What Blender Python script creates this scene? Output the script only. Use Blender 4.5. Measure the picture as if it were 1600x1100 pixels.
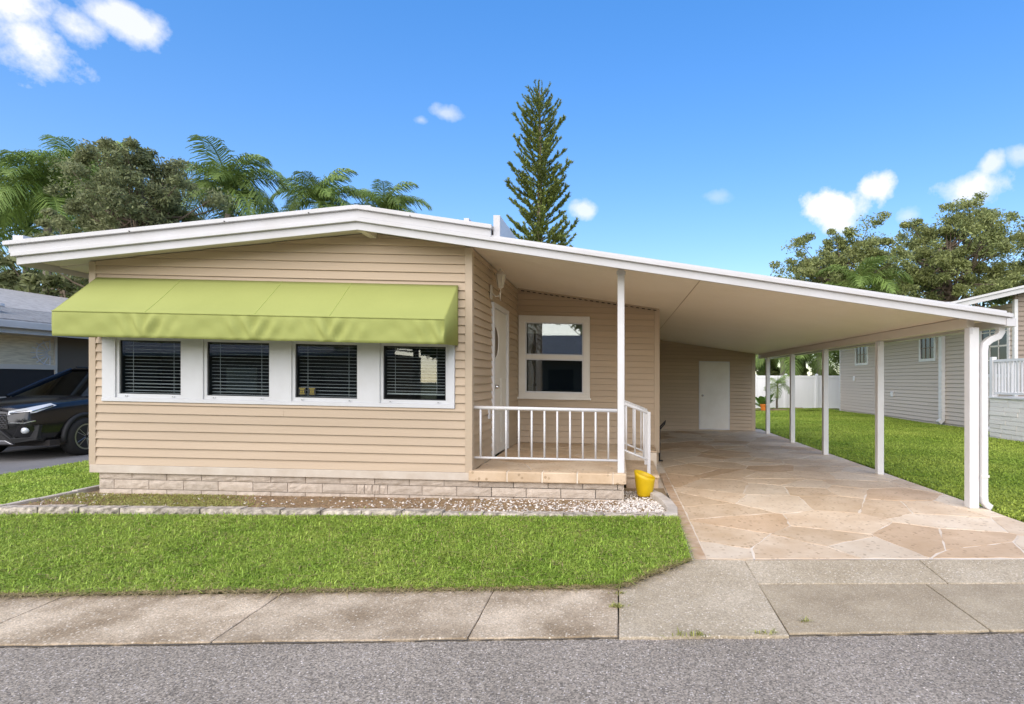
import bpy, bmesh, math, random
import numpy as np
from mathutils import Vector, Matrix, noise as mnoise
R = math.radians
random.seed(7)
scene = bpy.context.scene
for o in list(bpy.data.objects): bpy.data.objects.remove(o)
COL = scene.collection

# ------------------------------------------------------------ camera
cam = bpy.data.objects.new('camera', bpy.data.cameras.new('camera'))
COL.objects.link(cam)
cam.location = (0, 0, 1.60); cam.rotation_euler = (R(90), 0, 0)
cam.data.sensor_width = 36; cam.data.lens = 20.25
cam.data.shift_x = -0.10375; cam.data.shift_y = 0.0269
cam.data.clip_start = 0.05; cam.data.clip_end = 3000
scene.camera = cam

# ------------------------------------------------------------ world, sun, exposure
SUN_DIR = Vector((-0.28, -0.86, 0.54)).normalized()          # towards the sun
SUN_EL = math.asin(SUN_DIR.z); SUN_AZ = math.atan2(SUN_DIR.x, SUN_DIR.y)
world = bpy.data.worlds.new('World'); scene.world = world; world.use_nodes = True
wn = world.node_tree.nodes; wl = world.node_tree.links; wn.clear()
w_out = wn.new('ShaderNodeOutputWorld')
sky = wn.new('ShaderNodeTexSky'); sky.sky_type = 'NISHITA'; sky.sun_disc = False
sky.sun_elevation = SUN_EL; sky.sun_rotation = SUN_AZ
sky.air_density = 1.0; sky.dust_density = 0.4; sky.ozone_density = 2.5
hs = wn.new('ShaderNodeHueSaturation'); hs.inputs['Saturation'].default_value = 1.22; hs.inputs['Value'].default_value = 1.0
wl.new(sky.outputs[0], hs.inputs['Color'])
bg = wn.new('ShaderNodeBackground'); bg.inputs['Strength'].default_value = 0.138
gm = wn.new('ShaderNodeGamma'); gm.inputs['Gamma'].default_value = 0.6; wl.new(hs.outputs[0], gm.inputs['Color'])
hs2 = wn.new('ShaderNodeHueSaturation'); hs2.inputs['Saturation'].default_value = 1.33; hs2.inputs['Value'].default_value = 1.42; hs2.inputs['Hue'].default_value = 0.519
wl.new(gm.outputs[0], hs2.inputs['Color']); wl.new(hs2.outputs[0], bg.inputs['Color'])
bgc = wn.new('ShaderNodeBackground'); bgc.inputs['Color'].default_value = (1, 0.99, 0.98, 1); bgc.inputs['Strength'].default_value = 0.5
wmix = wn.new('ShaderNodeMixShader')
tc = wn.new('ShaderNodeTexCoord')
sep = wn.new('ShaderNodeSeparateXYZ'); wl.new(tc.outputs['Generated'], sep.inputs[0])
def wmath(op, a, b=None, clamp=False):
    n = wn.new('ShaderNodeMath'); n.operation = op; n.use_clamp = clamp
    for i, v in enumerate((a, b)):
        if v is None: continue
        if isinstance(v, (int, float)): n.inputs[i].default_value = v
        else: wl.new(v, n.inputs[i])
    return n.outputs[0]
az = wmath('ARCTAN2', sep.outputs[0], sep.outputs[1]); el = wmath('ARCSINE', sep.outputs[2])
nz = wn.new('ShaderNodeTexNoise'); nz.inputs['Scale'].default_value = 13; nz.inputs['Detail'].default_value = 6; nz.inputs['Roughness'].default_value = 0.62
wl.new(tc.outputs['Generated'], nz.inputs['Vector'])
nzv = wmath('SUBTRACT', nz.outputs['Fac'], 0.5)
clouds = [  # azimuth, elevation, half width, half height (degrees), density
    (-45.3, 22.0, 3.2, 2.7, 1.0), (-46.5, 24.5, 2.6, 2.4, 1.0), (-40.2, 25.3, 3.4, 1.4, 0.8), (-43.2, 23.8, 2.0, 1.5, 0.85),
    (-16.8, 23.9, 1.9, 0.8, 0.5), (-18.9, 23.1, 1.1, 0.6, 0.4), (-3.5, 16.3, 1.4, 1.0, 0.7),
    (21.2, 15.7, 3.6, 2.2, 1.25), (23.7, 16.9, 2.0, 1.5, 1.1), (26.5, 14.2, 1.3, 0.9, 0.4), (32.0, 15.6, 2.7, 1.8, 0.85), (32.9, 17.4, 1.2, 1.2, 0.7), (35.2, 17.7, 1.5, 1.0, 0.5), (9.8, 17.4, 1.8, 0.8, 0.25)]
rc = random.Random(4)
for k in range(7):
    clouds.append((62 + k*37 + rc.uniform(-8, 8), rc.uniform(14, 42), rc.uniform(3, 6), rc.uniform(1.5, 3), rc.uniform(0.6, 1.0)))
clouds = [(a if a <= 180 else a - 360, e, w, h, d) for a, e, w, h, d in clouds]
azel = wn.new('ShaderNodeCombineXYZ'); wl.new(az, azel.inputs[0]); wl.new(el, azel.inputs[1])
edge = wmath('MULTIPLY', wmath('ADD', wmath('MULTIPLY', nzv, 2.6), 0.95), 1.5)
acc = None
for a, e, w, h, d in clouds:
    v1 = wn.new('ShaderNodeVectorMath'); v1.operation = 'MULTIPLY_ADD'; wl.new(azel.outputs[0], v1.inputs[0])
    v1.inputs[1].default_value = (1/R(w), 1/R(h), 0); v1.inputs[2].default_value = (-a/w, -e/h, 0)
    v2 = wn.new('ShaderNodeVectorMath'); v2.operation = 'LENGTH'; wl.new(v1.outputs[0], v2.inputs[0])
    m = wn.new('ShaderNodeMath'); m.operation = 'MULTIPLY_ADD'; m.use_clamp = True
    wl.new(v2.outputs['Value'], m.inputs[0]); m.inputs[1].default_value = -1.5; wl.new(edge, m.inputs[2])
    m = wmath('MULTIPLY', m.outputs[0], d)
    acc = m if acc is None else wmath('MAXIMUM', acc, m)
acc = wmath('MULTIPLY', acc, 1.0, True)
wl.new(acc, wmix.inputs[0]); wl.new(bg.outputs[0], wmix.inputs[1]); wl.new(bgc.outputs[0], wmix.inputs[2])
wl.new(wmix.outputs[0], w_out.inputs['Surface'])

sun = bpy.data.objects.new('sun', bpy.data.lights.new('sun', 'SUN')); COL.objects.link(sun)
sun.data.energy = 2.75; sun.data.angle = R(105); sun.data.color = (1.0, 0.91, 0.79)
sun.location = (-20, -20, 40); sun.rotation_euler = SUN_DIR.to_track_quat('Z', 'Y').to_euler()
scene.view_settings.view_transform = 'Standard'; scene.view_settings.look = 'None'
scene.view_settings.exposure = 1.2; scene.view_settings.gamma = 1.0; scene.view_settings.use_curve_mapping = False
scene.render.engine = 'CYCLES'
scene.cycles.max_bounces = 5; scene.cycles.diffuse_bounces = 4; scene.cycles.transparent_max_bounces = 6

# ------------------------------------------------------------ materials
MATS = {}
def mat(name, col, rough=0.6, var=0.0, nscale=0.0, ncol=None, namp=0.5, ndet=6, bump=0.0, bscale=60, island=0.0, spec=0.4, metal=0.0, sss=0, speck=None, stretch=None, agg=None):
    """procedural material: base colour + optional large noise blend to ncol + per-object / per-island variation + bump + specks"""
    m = bpy.data.materials.new(name); m.use_nodes = True; MATS[name] = m
    nt = m.node_tree; n = nt.nodes; l = nt.links
    b = n['Principled BSDF']; b.inputs['Roughness'].default_value = rough; b.inputs['Metallic'].default_value = metal
    b.inputs['Specular IOR Level'].default_value = spec
    c4 = (*col, 1)
    tcn = n.new('ShaderNodeTexCoord'); oi = n.new('ShaderNodeObjectInfo')
    add = n.new('ShaderNodeVectorMath'); add.operation = 'ADD'; l.new(tcn.outputs['Object'], add.inputs[0]); l.new(oi.outputs['Location'], add.inputs[1])
    vec = add.outputs[0]
    if stretch:
        mp = n.new('ShaderNodeMapping'); mp.inputs['Scale'].default_value = stretch; l.new(vec, mp.inputs['Vector']); svec = mp.outputs[0]
    else: svec = vec
    cur = n.new('ShaderNodeRGB'); cur.outputs[0].default_value = c4; cur = cur.outputs[0]
    if ncol is not None:
        t = n.new('ShaderNodeTexNoise'); t.inputs['Scale'].default_value = nscale; t.inputs['Detail'].default_value = ndet; t.inputs['Roughness'].default_value = 0.6
        l.new(svec, t.inputs['Vector'])
        mr = n.new('ShaderNodeMapRange'); mr.inputs[1].default_value = 0.5 - 0.15; mr.inputs[2].default_value = 0.5 + 0.15; mr.inputs[3].default_value = 0; mr.inputs[4].default_value = namp * 2 if namp < 0.5 else 1
        l.new(t.outputs['Fac'], mr.inputs[0])
        mx = n.new('ShaderNodeMix'); mx.data_type = 'RGBA'; l.new(mr.outputs[0], mx.inputs[0]); l.new(cur, mx.inputs[6]); mx.inputs[7].default_value = (*ncol, 1); cur = mx.outputs[2]
    if speck:
        sc, thr, scol = speck
        v = n.new('ShaderNodeTexVoronoi'); v.inputs['Scale'].default_value = sc; l.new(vec, v.inputs['Vector'])
        sx = n.new('ShaderNodeSeparateColor'); l.new(v.outputs['Color'], sx.inputs[0])
        g = n.new('ShaderNodeMath'); g.operation = 'GREATER_THAN'; g.inputs[1].default_value = thr; l.new(sx.outputs[0], g.inputs[0])
        d = n.new('ShaderNodeMath'); d.operation = 'LESS_THAN'; d.inputs[1].default_value = 0.42; l.new(v.outputs['Distance'], d.inputs[0])
        ml = n.new('ShaderNodeMath'); ml.operation = 'MULTIPLY'; l.new(g.outputs[0], ml.inputs[0]); l.new(d.outputs[0], ml.inputs[1])
        mm = n.new('ShaderNodeMath'); mm.operation = 'MULTIPLY'; l.new(ml.outputs[0], mm.inputs[0]); l.new(sx.outputs[1], mm.inputs[1])
        mx = n.new('ShaderNodeMix'); mx.data_type = 'RGBA'; l.new(mm.outputs[0], mx.inputs[0]); l.new(cur, mx.inputs[6]); mx.inputs[7].default_value = (*scol, 1); cur = mx.outputs[2]
    if agg:                                    # packed stone grains, each its own tone
        v = n.new('ShaderNodeTexVoronoi'); v.inputs['Scale'].default_value = agg[0]; l.new(vec, v.inputs['Vector'])
        sx = n.new('ShaderNodeSeparateColor'); l.new(v.outputs['Color'], sx.inputs[0])
        mr = n.new('ShaderNodeMapRange'); mr.inputs[3].default_value = 1 - agg[1]; mr.inputs[4].default_value = 1 + agg[1]; l.new(sx.outputs[2], mr.inputs[0])
        h = n.new('ShaderNodeHueSaturation'); l.new(cur, h.inputs['Color']); l.new(mr.outputs[0], h.inputs['Value']); cur = h.outputs[0]
    for src, amt in ((oi.outputs['Random'], var), (None, island)):
        if not amt: continue
        if src is None:
            ge = n.new('ShaderNodeNewGeometry'); src = ge.outputs['Random Per Island']
        mr = n.new('ShaderNodeMapRange'); mr.inputs[3].default_value = 1 - amt; mr.inputs[4].default_value = 1 + amt; l.new(src, mr.inputs[0])
        h = n.new('ShaderNodeHueSaturation'); l.new(cur, h.inputs['Color']); l.new(mr.outputs[0], h.inputs['Value']); cur = h.outputs[0]
    l.new(cur, b.inputs['Base Color'])
    if bump:
        t = n.new('ShaderNodeTexNoise'); t.inputs['Scale'].default_value = bscale; t.inputs['Detail'].default_value = 5; l.new(svec, t.inputs['Vector'])
        bp = n.new('ShaderNodeBump'); bp.inputs['Strength'].default_value = bump; bp.inputs['Distance'].default_value = 0.01; l.new(t.outputs['Fac'], bp.inputs['Height']); l.new(bp.outputs[0], b.inputs['Normal'])
    if sss:
        tr = n.new('ShaderNodeBsdfTranslucent'); l.new(cur, tr.inputs['Color'])
        ms = n.new('ShaderNodeMixShader'); ms.inputs[0].default_value = sss
        l.new(b.outputs[0], ms.inputs[1]); l.new(tr.outputs[0], ms.inputs[2]); l.new(ms.outputs[0], n['Material Output'].inputs['Surface'])
    return m
def glass_mat(name, refl, tint=(0.75, 0.8, 0.8)):
    m = bpy.data.materials.new(name); m.use_nodes = True; n = m.node_tree.nodes; l = m.node_tree.links; MATS[name] = m
    n.remove(n['Principled BSDF'])
    g = n.new('ShaderNodeBsdfGlossy'); g.inputs['Roughness'].default_value = 0.015; g.inputs['Color'].default_value = (0.95, 0.97, 1, 1)
    t = n.new('ShaderNodeBsdfTransparent'); t.inputs['Color'].default_value = (*tint, 1)
    lw = n.new('ShaderNodeLayerWeight'); lw.inputs['Blend'].default_value = 0.12
    a = n.new('ShaderNodeMath'); a.operation = 'ADD'; a.use_clamp = True; a.inputs[1].default_value = refl; l.new(lw.outputs['Fresnel'], a.inputs[0])
    ms = n.new('ShaderNodeMixShader'); l.new(a.outputs[0], ms.inputs[0]); l.new(t.outputs[0], ms.inputs[1]); l.new(g.outputs[0], ms.inputs[2])
    # slight waviness of old panes
    tx = n.new('ShaderNodeTexNoise'); tx.inputs['Scale'].default_value = 3.0
    bp = n.new('ShaderNodeBump'); bp.inputs['Strength'].default_value = 0.04; l.new(tx.outputs['Fac'], bp.inputs['Height']); l.new(bp.outputs[0], g.inputs['Normal'])
    l.new(ms.outputs[0], n['Material Output'].inputs['Surface'])
    return m
mat('siding', (0.505, 0.39, 0.272), 0.55, var=0.05, nscale=1.3, ncol=(0.455, 0.35, 0.24), namp=0.4, bump=0.12, bscale=22, stretch=(0.4, 1, 3))
mat('trim_tan', (0.47, 0.37, 0.262), 0.5, bump=0.04, bscale=90)
mat('base_board', (0.60, 0.53, 0.44), 0.6, nscale=4, ncol=(0.50, 0.42, 0.33), namp=0.4, bump=0.05)
mat('white_metal', (0.545, 0.535, 0.535), 0.4, nscale=2.5, ncol=(0.495, 0.48, 0.465), namp=0.4, bump=0.03, bscale=30)
mat('white_paint', (0.66, 0.65, 0.645), 0.35, nscale=6, ncol=(0.60, 0.585, 0.565), namp=0.3)
mat('off_white', (0.74, 0.71, 0.65), 0.4, nscale=3, ncol=(0.68, 0.64, 0.57), namp=0.4)
mat('vinyl', (0.64, 0.64, 0.645), 0.35, nscale=5, ncol=(0.58, 0.575, 0.57), namp=0.3)
mat('ceiling_tan', (0.84, 0.75, 0.62), 0.5, nscale=1.2, ncol=(0.81, 0.715, 0.58), namp=0.45)
mat('soffit', (0.66, 0.60, 0.52), 0.5)
mat('awning_cloth', (0.385, 0.415, 0.125), 0.85, nscale=1.2, ncol=(0.355, 0.385, 0.112), namp=0.4, bump=0.15, bscale=25, sss=0.18)
mat('seam', (0.36, 0.42, 0.11), 0.85)
mat('dark_gap', (0.035, 0.03, 0.028), 0.8)
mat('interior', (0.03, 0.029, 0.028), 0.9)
mat('blind', (0.62, 0.62, 0.62), 0.5)
mat('curtain', (0.50, 0.47, 0.40), 0.9, nscale=8, ncol=(0.42, 0.39, 0.33), namp=0.5, stretch=(6, 1, 0.3))
mat('block', (0.56, 0.475, 0.385), 0.9, var=0.10, nscale=14, ncol=(0.45, 0.37, 0.29), namp=0.6, bump=0.7, bscale=55)
mat('mortar', (0.28, 0.23, 0.185), 0.95, bump=0.3)
mat('kerb_block', (0.60, 0.52, 0.42), 0.9, var=0.15, nscale=16, ncol=(0.17, 0.145, 0.115), namp=0.5, bump=0.8, bscale=50)
mat('kerb_smooth', (0.56, 0.50, 0.43), 0.85, nscale=6, ncol=(0.42, 0.37, 0.31), namp=0.5, bump=0.3, bscale=60)
mat('asphalt', (0.25, 0.212, 0.165), 0.9, nscale=1.1, ncol=(0.32, 0.272, 0.215), namp=0.6, bump=0.8, bscale=90, speck=(85, 0.72, (0.56, 0.50, 0.45)), agg=(105, 0.52))
mat('asphalt_plain', (0.17, 0.165, 0.165), 0.9, nscale=1.0, ncol=(0.22, 0.21, 0.2), namp=0.5, bump=0.4, bscale=90)
mat('concrete_old', (0.60, 0.485, 0.345), 0.9, var=0.06, nscale=1.9, ncol=(0.285, 0.212, 0.132), namp=0.7, bump=0.6, bscale=90, speck=(60, 0.70, (0.68, 0.59, 0.46)), agg=(95, 0.22))
mat('concrete_apron', (0.48, 0.40, 0.285), 0.9, nscale=1.6, ncol=(0.37, 0.30, 0.20), namp=0.5, bump=0.5, bscale=90, speck=(66, 0.70, (0.66, 0.58, 0.46)), agg=(100, 0.22))
mat('concrete_slab', (0.43, 0.35, 0.235), 0.9, var=0.04, nscale=1.8, ncol=(0.30, 0.235, 0.15), namp=0.6, bump=0.35, bscale=120, speck=(130, 0.6, (0.58, 0.51, 0.41)), agg=(110, 0.15))
mat('joint', (0.10, 0.085, 0.065), 0.95)
mat('grout', (0.78, 0.70, 0.585), 0.8, nscale=3, ncol=(0.62, 0.52, 0.40), namp=0.5)
for i, (a, b) in enumerate((((0.70, 0.56, 0.40), (0.58, 0.43, 0.28)), ((0.62, 0.45, 0.29), (0.50, 0.345, 0.205)), ((0.72, 0.60, 0.45), (0.62, 0.49, 0.345)), ((0.66, 0.51, 0.35), (0.53, 0.385, 0.24)))):
    mat('flag%d' % i, a, 0.62, var=0.07, nscale=2.6, ncol=b, namp=0.8, ndet=9, bump=0.3, bscale=35, speck=(26, 0.72, (b[0]*.72, b[1]*.70, b[2]*.68)))
mat('tile_edge', (0.60, 0.45, 0.31), 0.7, var=0.07, nscale=8, ncol=(0.44, 0.29, 0.17), namp=0.6, bump=0.2)
mat('soil', (0.25, 0.165, 0.10), 0.95, nscale=7, ncol=(0.34, 0.26, 0.13), namp=0.6, bump=1.0, bscale=60)
mat('lawn_soil', (0.22, 0.27, 0.05), 0.95, nscale=6, ncol=(0.10, 0.10, 0.035), namp=0.5, bump=1.0, bscale=80)
mat('ground', (0.085, 0.125, 0.03), 0.95, nscale=0.3, ncol=(0.12, 0.13, 0.045), namp=0.5, bump=1, bscale=30)
mat('grass', (0.44, 0.55, 0.105), 0.55, nscale=2.2, ncol=(0.30, 0.44, 0.06), namp=0.6, island=0.4, sss=0.3, spec=0.3)
mat('grass_far', (0.41, 0.49, 0.085), 0.6, nscale=0.55, ncol=(0.25, 0.36, 0.045), namp=0.7, island=0.35, sss=0.3, spec=0.2)
mat('weeds', (0.33, 0.33, 0.09), 0.6, island=0.4, sss=0.25)
mat('straw', (0.36, 0.235, 0.13), 0.9, island=0.45)
mat('dry_grass', (0.36, 0.28, 0.13), 0.8, island=0.4)
mat('pebble', (0.66, 0.60, 0.53), 0.8, island=0.4)
mat('palm_leaf', (0.19, 0.27, 0.065), 0.6, var=0.3, island=0.25, sss=0.3)
mat('palm_leaf_dry', (0.13, 0.12, 0.04), 0.6, var=0.3, island=0.25, sss=0.3)
mat('palm_trunk', (0.30, 0.26, 0.21), 0.9, nscale=5, ncol=(0.20, 0.17, 0.13), namp=0.6, bump=0.5, stretch=(1, 1, 5))
mat('crownshaft', (0.19, 0.26, 0.04), 0.45, nscale=4, ncol=(0.14, 0.19, 0.03), namp=0.5)
mat('rachis', (0.17, 0.22, 0.05), 0.5)
mat('oak_leaf', (0.27, 0.285, 0.14), 0.6, nscale=0.7, ncol=(0.165, 0.19, 0.08), namp=0.6, island=0.45, sss=0.4)
mat('tree_leaf', (0.32, 0.345, 0.13), 0.6, nscale=0.6, ncol=(0.21, 0.245, 0.085), namp=0.6, island=0.45, sss=0.4)
mat('bark', (0.20, 0.155, 0.115), 0.95, nscale=6, ncol=(0.12, 0.09, 0.065), namp=0.6, bump=0.8, bscale=20)
mat('pine_leaf', (0.20, 0.24, 0.055), 0.6, var=0.25, island=0.35, sss=0.35)
mat('shrub_leaf', (0.10, 0.19, 0.03), 0.5, island=0.4, sss=0.3)
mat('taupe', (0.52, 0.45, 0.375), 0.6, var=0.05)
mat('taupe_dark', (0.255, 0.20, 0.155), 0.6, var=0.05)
mat('shingle', (0.44, 0.42, 0.395), 0.95, var=0.06, nscale=9, ncol=(0.29, 0.275, 0.255), namp=0.6, bump=0.5)
mat('brown_wall', (0.125, 0.10, 0.077), 0.9, nscale=60, ncol=(0.17, 0.14, 0.105), namp=0.5)
mat('cream_panel', (0.80, 0.70, 0.50), 0.7, nscale=4, ncol=(0.58, 0.49, 0.33), namp=0.6, stretch=(1, 1, 8))
mat('white_stone', (0.74, 0.70, 0.64), 0.85, var=0.05, bump=0.5, bscale=40)
mat('car_paint', (0.008, 0.008, 0.009), 0.18, spec=0.6)
mat('car_plastic', (0.02, 0.02, 0.021), 0.6)
mat('tyre', (0.018, 0.018, 0.018), 0.85)
mat('alloy', (0.34, 0.34, 0.35), 0.3, metal=0.9)
mat('chrome', (0.62, 0.63, 0.65), 0.15, metal=1.0)
mat('lamp_lens', (0.62, 0.65, 0.68), 0.08, spec=0.8)
mat('yellow_pot', (0.66, 0.44, 0.004), 0.45, nscale=7, ncol=(0.56, 0.36, 0.004), namp=0.4)
mat('antique_white', (0.62, 0.56, 0.47), 0.5)
mat('frosted', (0.66, 0.60, 0.48), 0.2)
mat('fence_white', (0.84, 0.84, 0.84), 0.4)
mat('orange', (0.55, 0.16, 0.015), 0.6)
mat('yellow_print', (0.24, 0.185, 0.02), 0.6); mat('black_print', (0.015, 0.015, 0.015), 0.5)
mat('black_metal', (0.012, 0.012, 0.013), 0.5)
glass_mat('glass', 0.05, (0.82, 0.85, 0.85)); glass_mat('glass_film', 0.10); glass_mat('glass_clear', 0.02, (0.9, 0.92, 0.92))
glass_mat('car_glass', 0.08, (0.12, 0.14, 0.13))

# ------------------------------------------------------------ helpers
ABS = {}
SHEAR = [0.0]                      # the home and its carport lean: they sink 22 mm per metre to the right
def shz(x): return -SHEAR[0] * (x + 1.72)
class MB:
    def __init__(s): s.v = []; s.f = []
    def add(s, vs, fs):
        k = len(s.v); s.v += [tuple(v) for v in vs]; s.f += [tuple(i + k for i in f) for f in fs]; return s
    def box(s, x0, x1, y0, y1, z0, z1):
        return s.add([(x0,y0,z0),(x1,y0,z0),(x1,y1,z0),(x0,y1,z0),(x0,y0,z1),(x1,y0,z1),(x1,y1,z1),(x0,y1,z1)],
                     [(0,3,2,1),(4,5,6,7),(0,1,5,4),(1,2,6,5),(2,3,7,6),(3,0,4,7)])
    def prism(s, poly, ext, off=(0,0,0)):      # poly: list of 3-D points (convex or not), ext: vector
        n = len(poly); a = [Vector(p) for p in poly]; b = [p + Vector(ext) for p in a]
        return s.add(a + b, [tuple(range(n)), tuple(range(2*n-1, n-1, -1))] + [(i, i+n, (i+1) % n + n, (i+1) % n) for i in range(n)])
    def tube(s, pts, rad, n=8, cap=True):
        pts = [Vector(p) for p in pts]; k = len(pts); rings = []
        if not hasattr(rad, '__len__'): rad = [rad] * k
        ref = Vector((0.31, 0.57, 0.76)); vs = []
        for i in range(k):
            t = (pts[min(i+1, k-1)] - pts[max(i-1, 0)]).normalized()
            a = t.cross(ref).normalized(); b = t.cross(a)
            for j in range(n):
                q = 2*math.pi*j/n; vs.append(pts[i] + (a*math.cos(q) + b*math.sin(q)) * rad[i])
        fs = [(i*n+j, i*n+(j+1) % n, (i+1)*n+(j+1) % n, (i+1)*n+j) for i in range(k-1) for j in range(n)]
        if cap: fs += [tuple(range(n-1, -1, -1)), tuple(range((k-1)*n, k*n))]
        return s.add(vs, fs)
    def lathe(s, prof, c, n=20, axis='z'):
        vs = []; k = len(prof)
        for r, h in prof:
            for j in range(n):
                q = 2*math.pi*j/n; p = (r*math.cos(q), r*math.sin(q), h)
                if axis == 'x': p = (h, r*math.cos(q), r*math.sin(q))
                if axis == 'y': p = (r*math.cos(q), h, r*math.sin(q))
                vs.append((c[0]+p[0], c[1]+p[1], c[2]+p[2]))
        fs = [(i*n+j, i*n+(j+1) % n, (i+1)*n+(j+1) % n, (i+1)*n+j) for i in range(k-1) for j in range(n)]
        fs += [tuple(range(n-1, -1, -1)), tuple(range((k-1)*n, k*n))]
        return s.add(vs, fs)
    def build(s, name, m, parent=None, smooth=False, bevel=0.0):
        vs = [Vector(v) for v in s.v]
        if SHEAR[0]:
            for v in vs: v.z += shz(v.x)
        lo = Vector([min(v[i] for v in vs) for i in range(3)]); hi = Vector([max(v[i] for v in vs) for i in range(3)])
        c = (lo + hi) / 2; c.z = lo.z
        me = bpy.data.meshes.new(name); me.from_pydata([v - c for v in vs], [], s.f)
        bm = bmesh.new(); bm.from_mesh(me); bmesh.ops.recalc_face_normals(bm, faces=bm.faces); bm.to_mesh(me); bm.free()
        if smooth: me.polygons.foreach_set('use_smooth', [True] * len(me.polygons))
        me.materials.append(MATS[m])
        return place(name, me, c, parent, bevel)
def place(name, me, c, parent=None, bevel=0.0):
    o = bpy.data.objects.new(name, me); COL.objects.link(o); ABS[o] = Vector(c)
    if parent is not None: o.parent = parent; o.location = Vector(c) - ABS[parent]
    else: o.location = c
    if bevel:
        b = o.modifiers.new('bevel', 'BEVEL'); b.width = bevel; b.segments = 2; b.limit_method = 'ANGLE'; b.angle_limit = R(40)
    return o
def raw(name, vs, fs, m, parent=None, kind=None, c=(0, 0, 0)):
    """big mesh from numpy arrays; fs: array (n,k) or list of arrays"""
    me = bpy.data.meshes.new(name)
    vs = np.asarray(vs, dtype=np.float32)
    fl = fs if isinstance(fs, list) else [fs]
    me.vertices.add(len(vs)); me.vertices.foreach_set('co', vs.ravel())
    tot = np.concatenate([np.full(len(f), f.shape[1]) for f in fl]); idx = np.concatenate([f.ravel() for f in fl]).astype(np.int32)
    me.loops.add(len(idx)); me.loops.foreach_set('vertex_index', idx)
    me.polygons.add(len(tot)); st = np.concatenate(([0], np.cumsum(tot)[:-1])).astype(np.int32)
    me.polygons.foreach_set('loop_start', st); me.polygons.foreach_set('loop_total', tot.astype(np.int32))
    me.update(calc_edges=True); me.materials.append(MATS[m])
    o = place(name, me, c, parent)
    if kind: o['kind'] = kind
    return o
def tag(o, label=None, cat=None, group=None, kind=None):
    if label: o['label'] = label
    if cat: o['category'] = cat
    if group: o['group'] = group
    if kind: o['kind'] = kind
    return o
def thing(name, loc, label, cat, group=None):
    o = bpy.data.objects.new(name, None); COL.objects.link(o); o.location = loc; ABS[o] = Vector(loc); o.empty_display_size = 0.2
    return tag(o, label, cat, group)
def box(name, m, parent, *d, bevel=0.0): return MB().box(*d).build(name, m, parent, bevel=bevel)
def clip(poly, a, b, c):           # keep a*u + b*v <= c
    out = []
    for i in range(len(poly)):
        p, q = poly[i], poly[(i+1) % len(poly)]
        dp = a*p[0]+b*p[1]-c; dq = a*q[0]+b*q[1]-c
        if dp <= 0: out.append(p)
        if (dp < 0 < dq) or (dq < 0 < dp):
            t = dp/(dp-dq); out.append((p[0]+t*(q[0]-p[0]), p[1]+t*(q[1]-p[1])))
    return out
rs = random.Random(11)
def siding(parent, pt, u0, u1, z0, z1, pitch, holes=(), planes=(), m='siding', proud=0.024, seams=0.35, lap=0.0075):
    """lapped boards, each an object; pt(u, z, d) gives the world point d proud of the wall"""
    k = 0; z = z0
    while z < z1 - 0.01:
        zt = min(z + pitch, z1 + 0.001); cuts = sorted({z, zt} | {h for ho in holes for h in ho[2:4] if z + 0.004 < h < zt - 0.004})
        for za, zb in zip(cuts, cuts[1:]):
            segs = [(u0, u1)]
            for ha, hb, hz0, hz1 in holes:
                if hz0 < (za+zb)/2 < hz1:
                    segs = [q for a, b in segs for q in ((a, min(b, ha)), (max(a, hb), b)) if q[1]-q[0] > 0.01]
            fin = []
            for a, b in segs:
                if b - a > 2.2 and rs.random() < seams:
                    c = rs.uniform(a+0.7, b-0.7); fin += [(a, c-0.001), (c+0.001, b)]
                else: fin.append((a, b))
            for a, b in fin:
                ztop = zb - lap if abs(zb - zt) < 1e-6 else zb
                poly = [(a, za), (b, za), (b, ztop), (a, ztop)]
                for p in planes: poly = clip(poly, *p) if poly else poly
                if len(poly) < 3: continue
                if max(p[0] for p in poly) - min(p[0] for p in poly) < 0.02: continue
                def dd(zz): return 0.002 + (proud - 0.002) * (1 - (zz - z) / pitch)
                n = len(poly); mb = MB()
                mb.add([pt(p[0], p[1], dd(p[1])) for p in poly] + [pt(p[0], p[1], 0.0005) for p in poly],
                       [tuple(range(n)), tuple(range(2*n-1, n-1, -1))] + [(i, i+n, (i+1) % n + n, (i+1) % n) for i in range(n)])
                mb.build('siding_board', m, parent); k += 1
        z += pitch
    return k
def rough_block(name, m, parent, x0, x1, y, depth, z0, z1, rnd, amp=0.012, nx=5, nz=3):
    """split-face block: uneven front face towards -y"""
    mb = MB(); vs = []; 
    for j in range(nz+1):
        for i in range(nx+1):
            e = (0 < i < nx) and (0 < j < nz)
            vs.append((x0+(x1-x0)*i/nx, y - (rnd.uniform(0.1, 1)*amp if e else rnd.uniform(-0.25, 0.05)*amp), z0+(z1-z0)*j/nz))
    fs = [(j*(nx+1)+i, j*(nx+1)+i+1, (j+1)*(nx+1)+i+1, (j+1)*(nx+1)+i) for j in range(nz) for i in range(nx)]
    b = len(vs); vs += [(x0, y+depth, z0), (x1, y+depth, z0), (x1, y+depth, z1), (x0, y+depth, z1)]
    top = [nz*(nx+1)+i for i in range(nx+1)]; bot = list(range(nx+1)); le = [j*(nx+1) for j in range(nz+1)]; ri = [j*(nx+1)+nx for j in range(nz+1)]
    fs += [tuple(top + [b+2, b+3]), tuple(bot[::-1] + [b, b+1]), tuple(le + [b+3, b]), tuple(ri[::-1] + [b+1, b+2])]
    return mb.add(vs, fs).build(name, m, parent)
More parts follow.
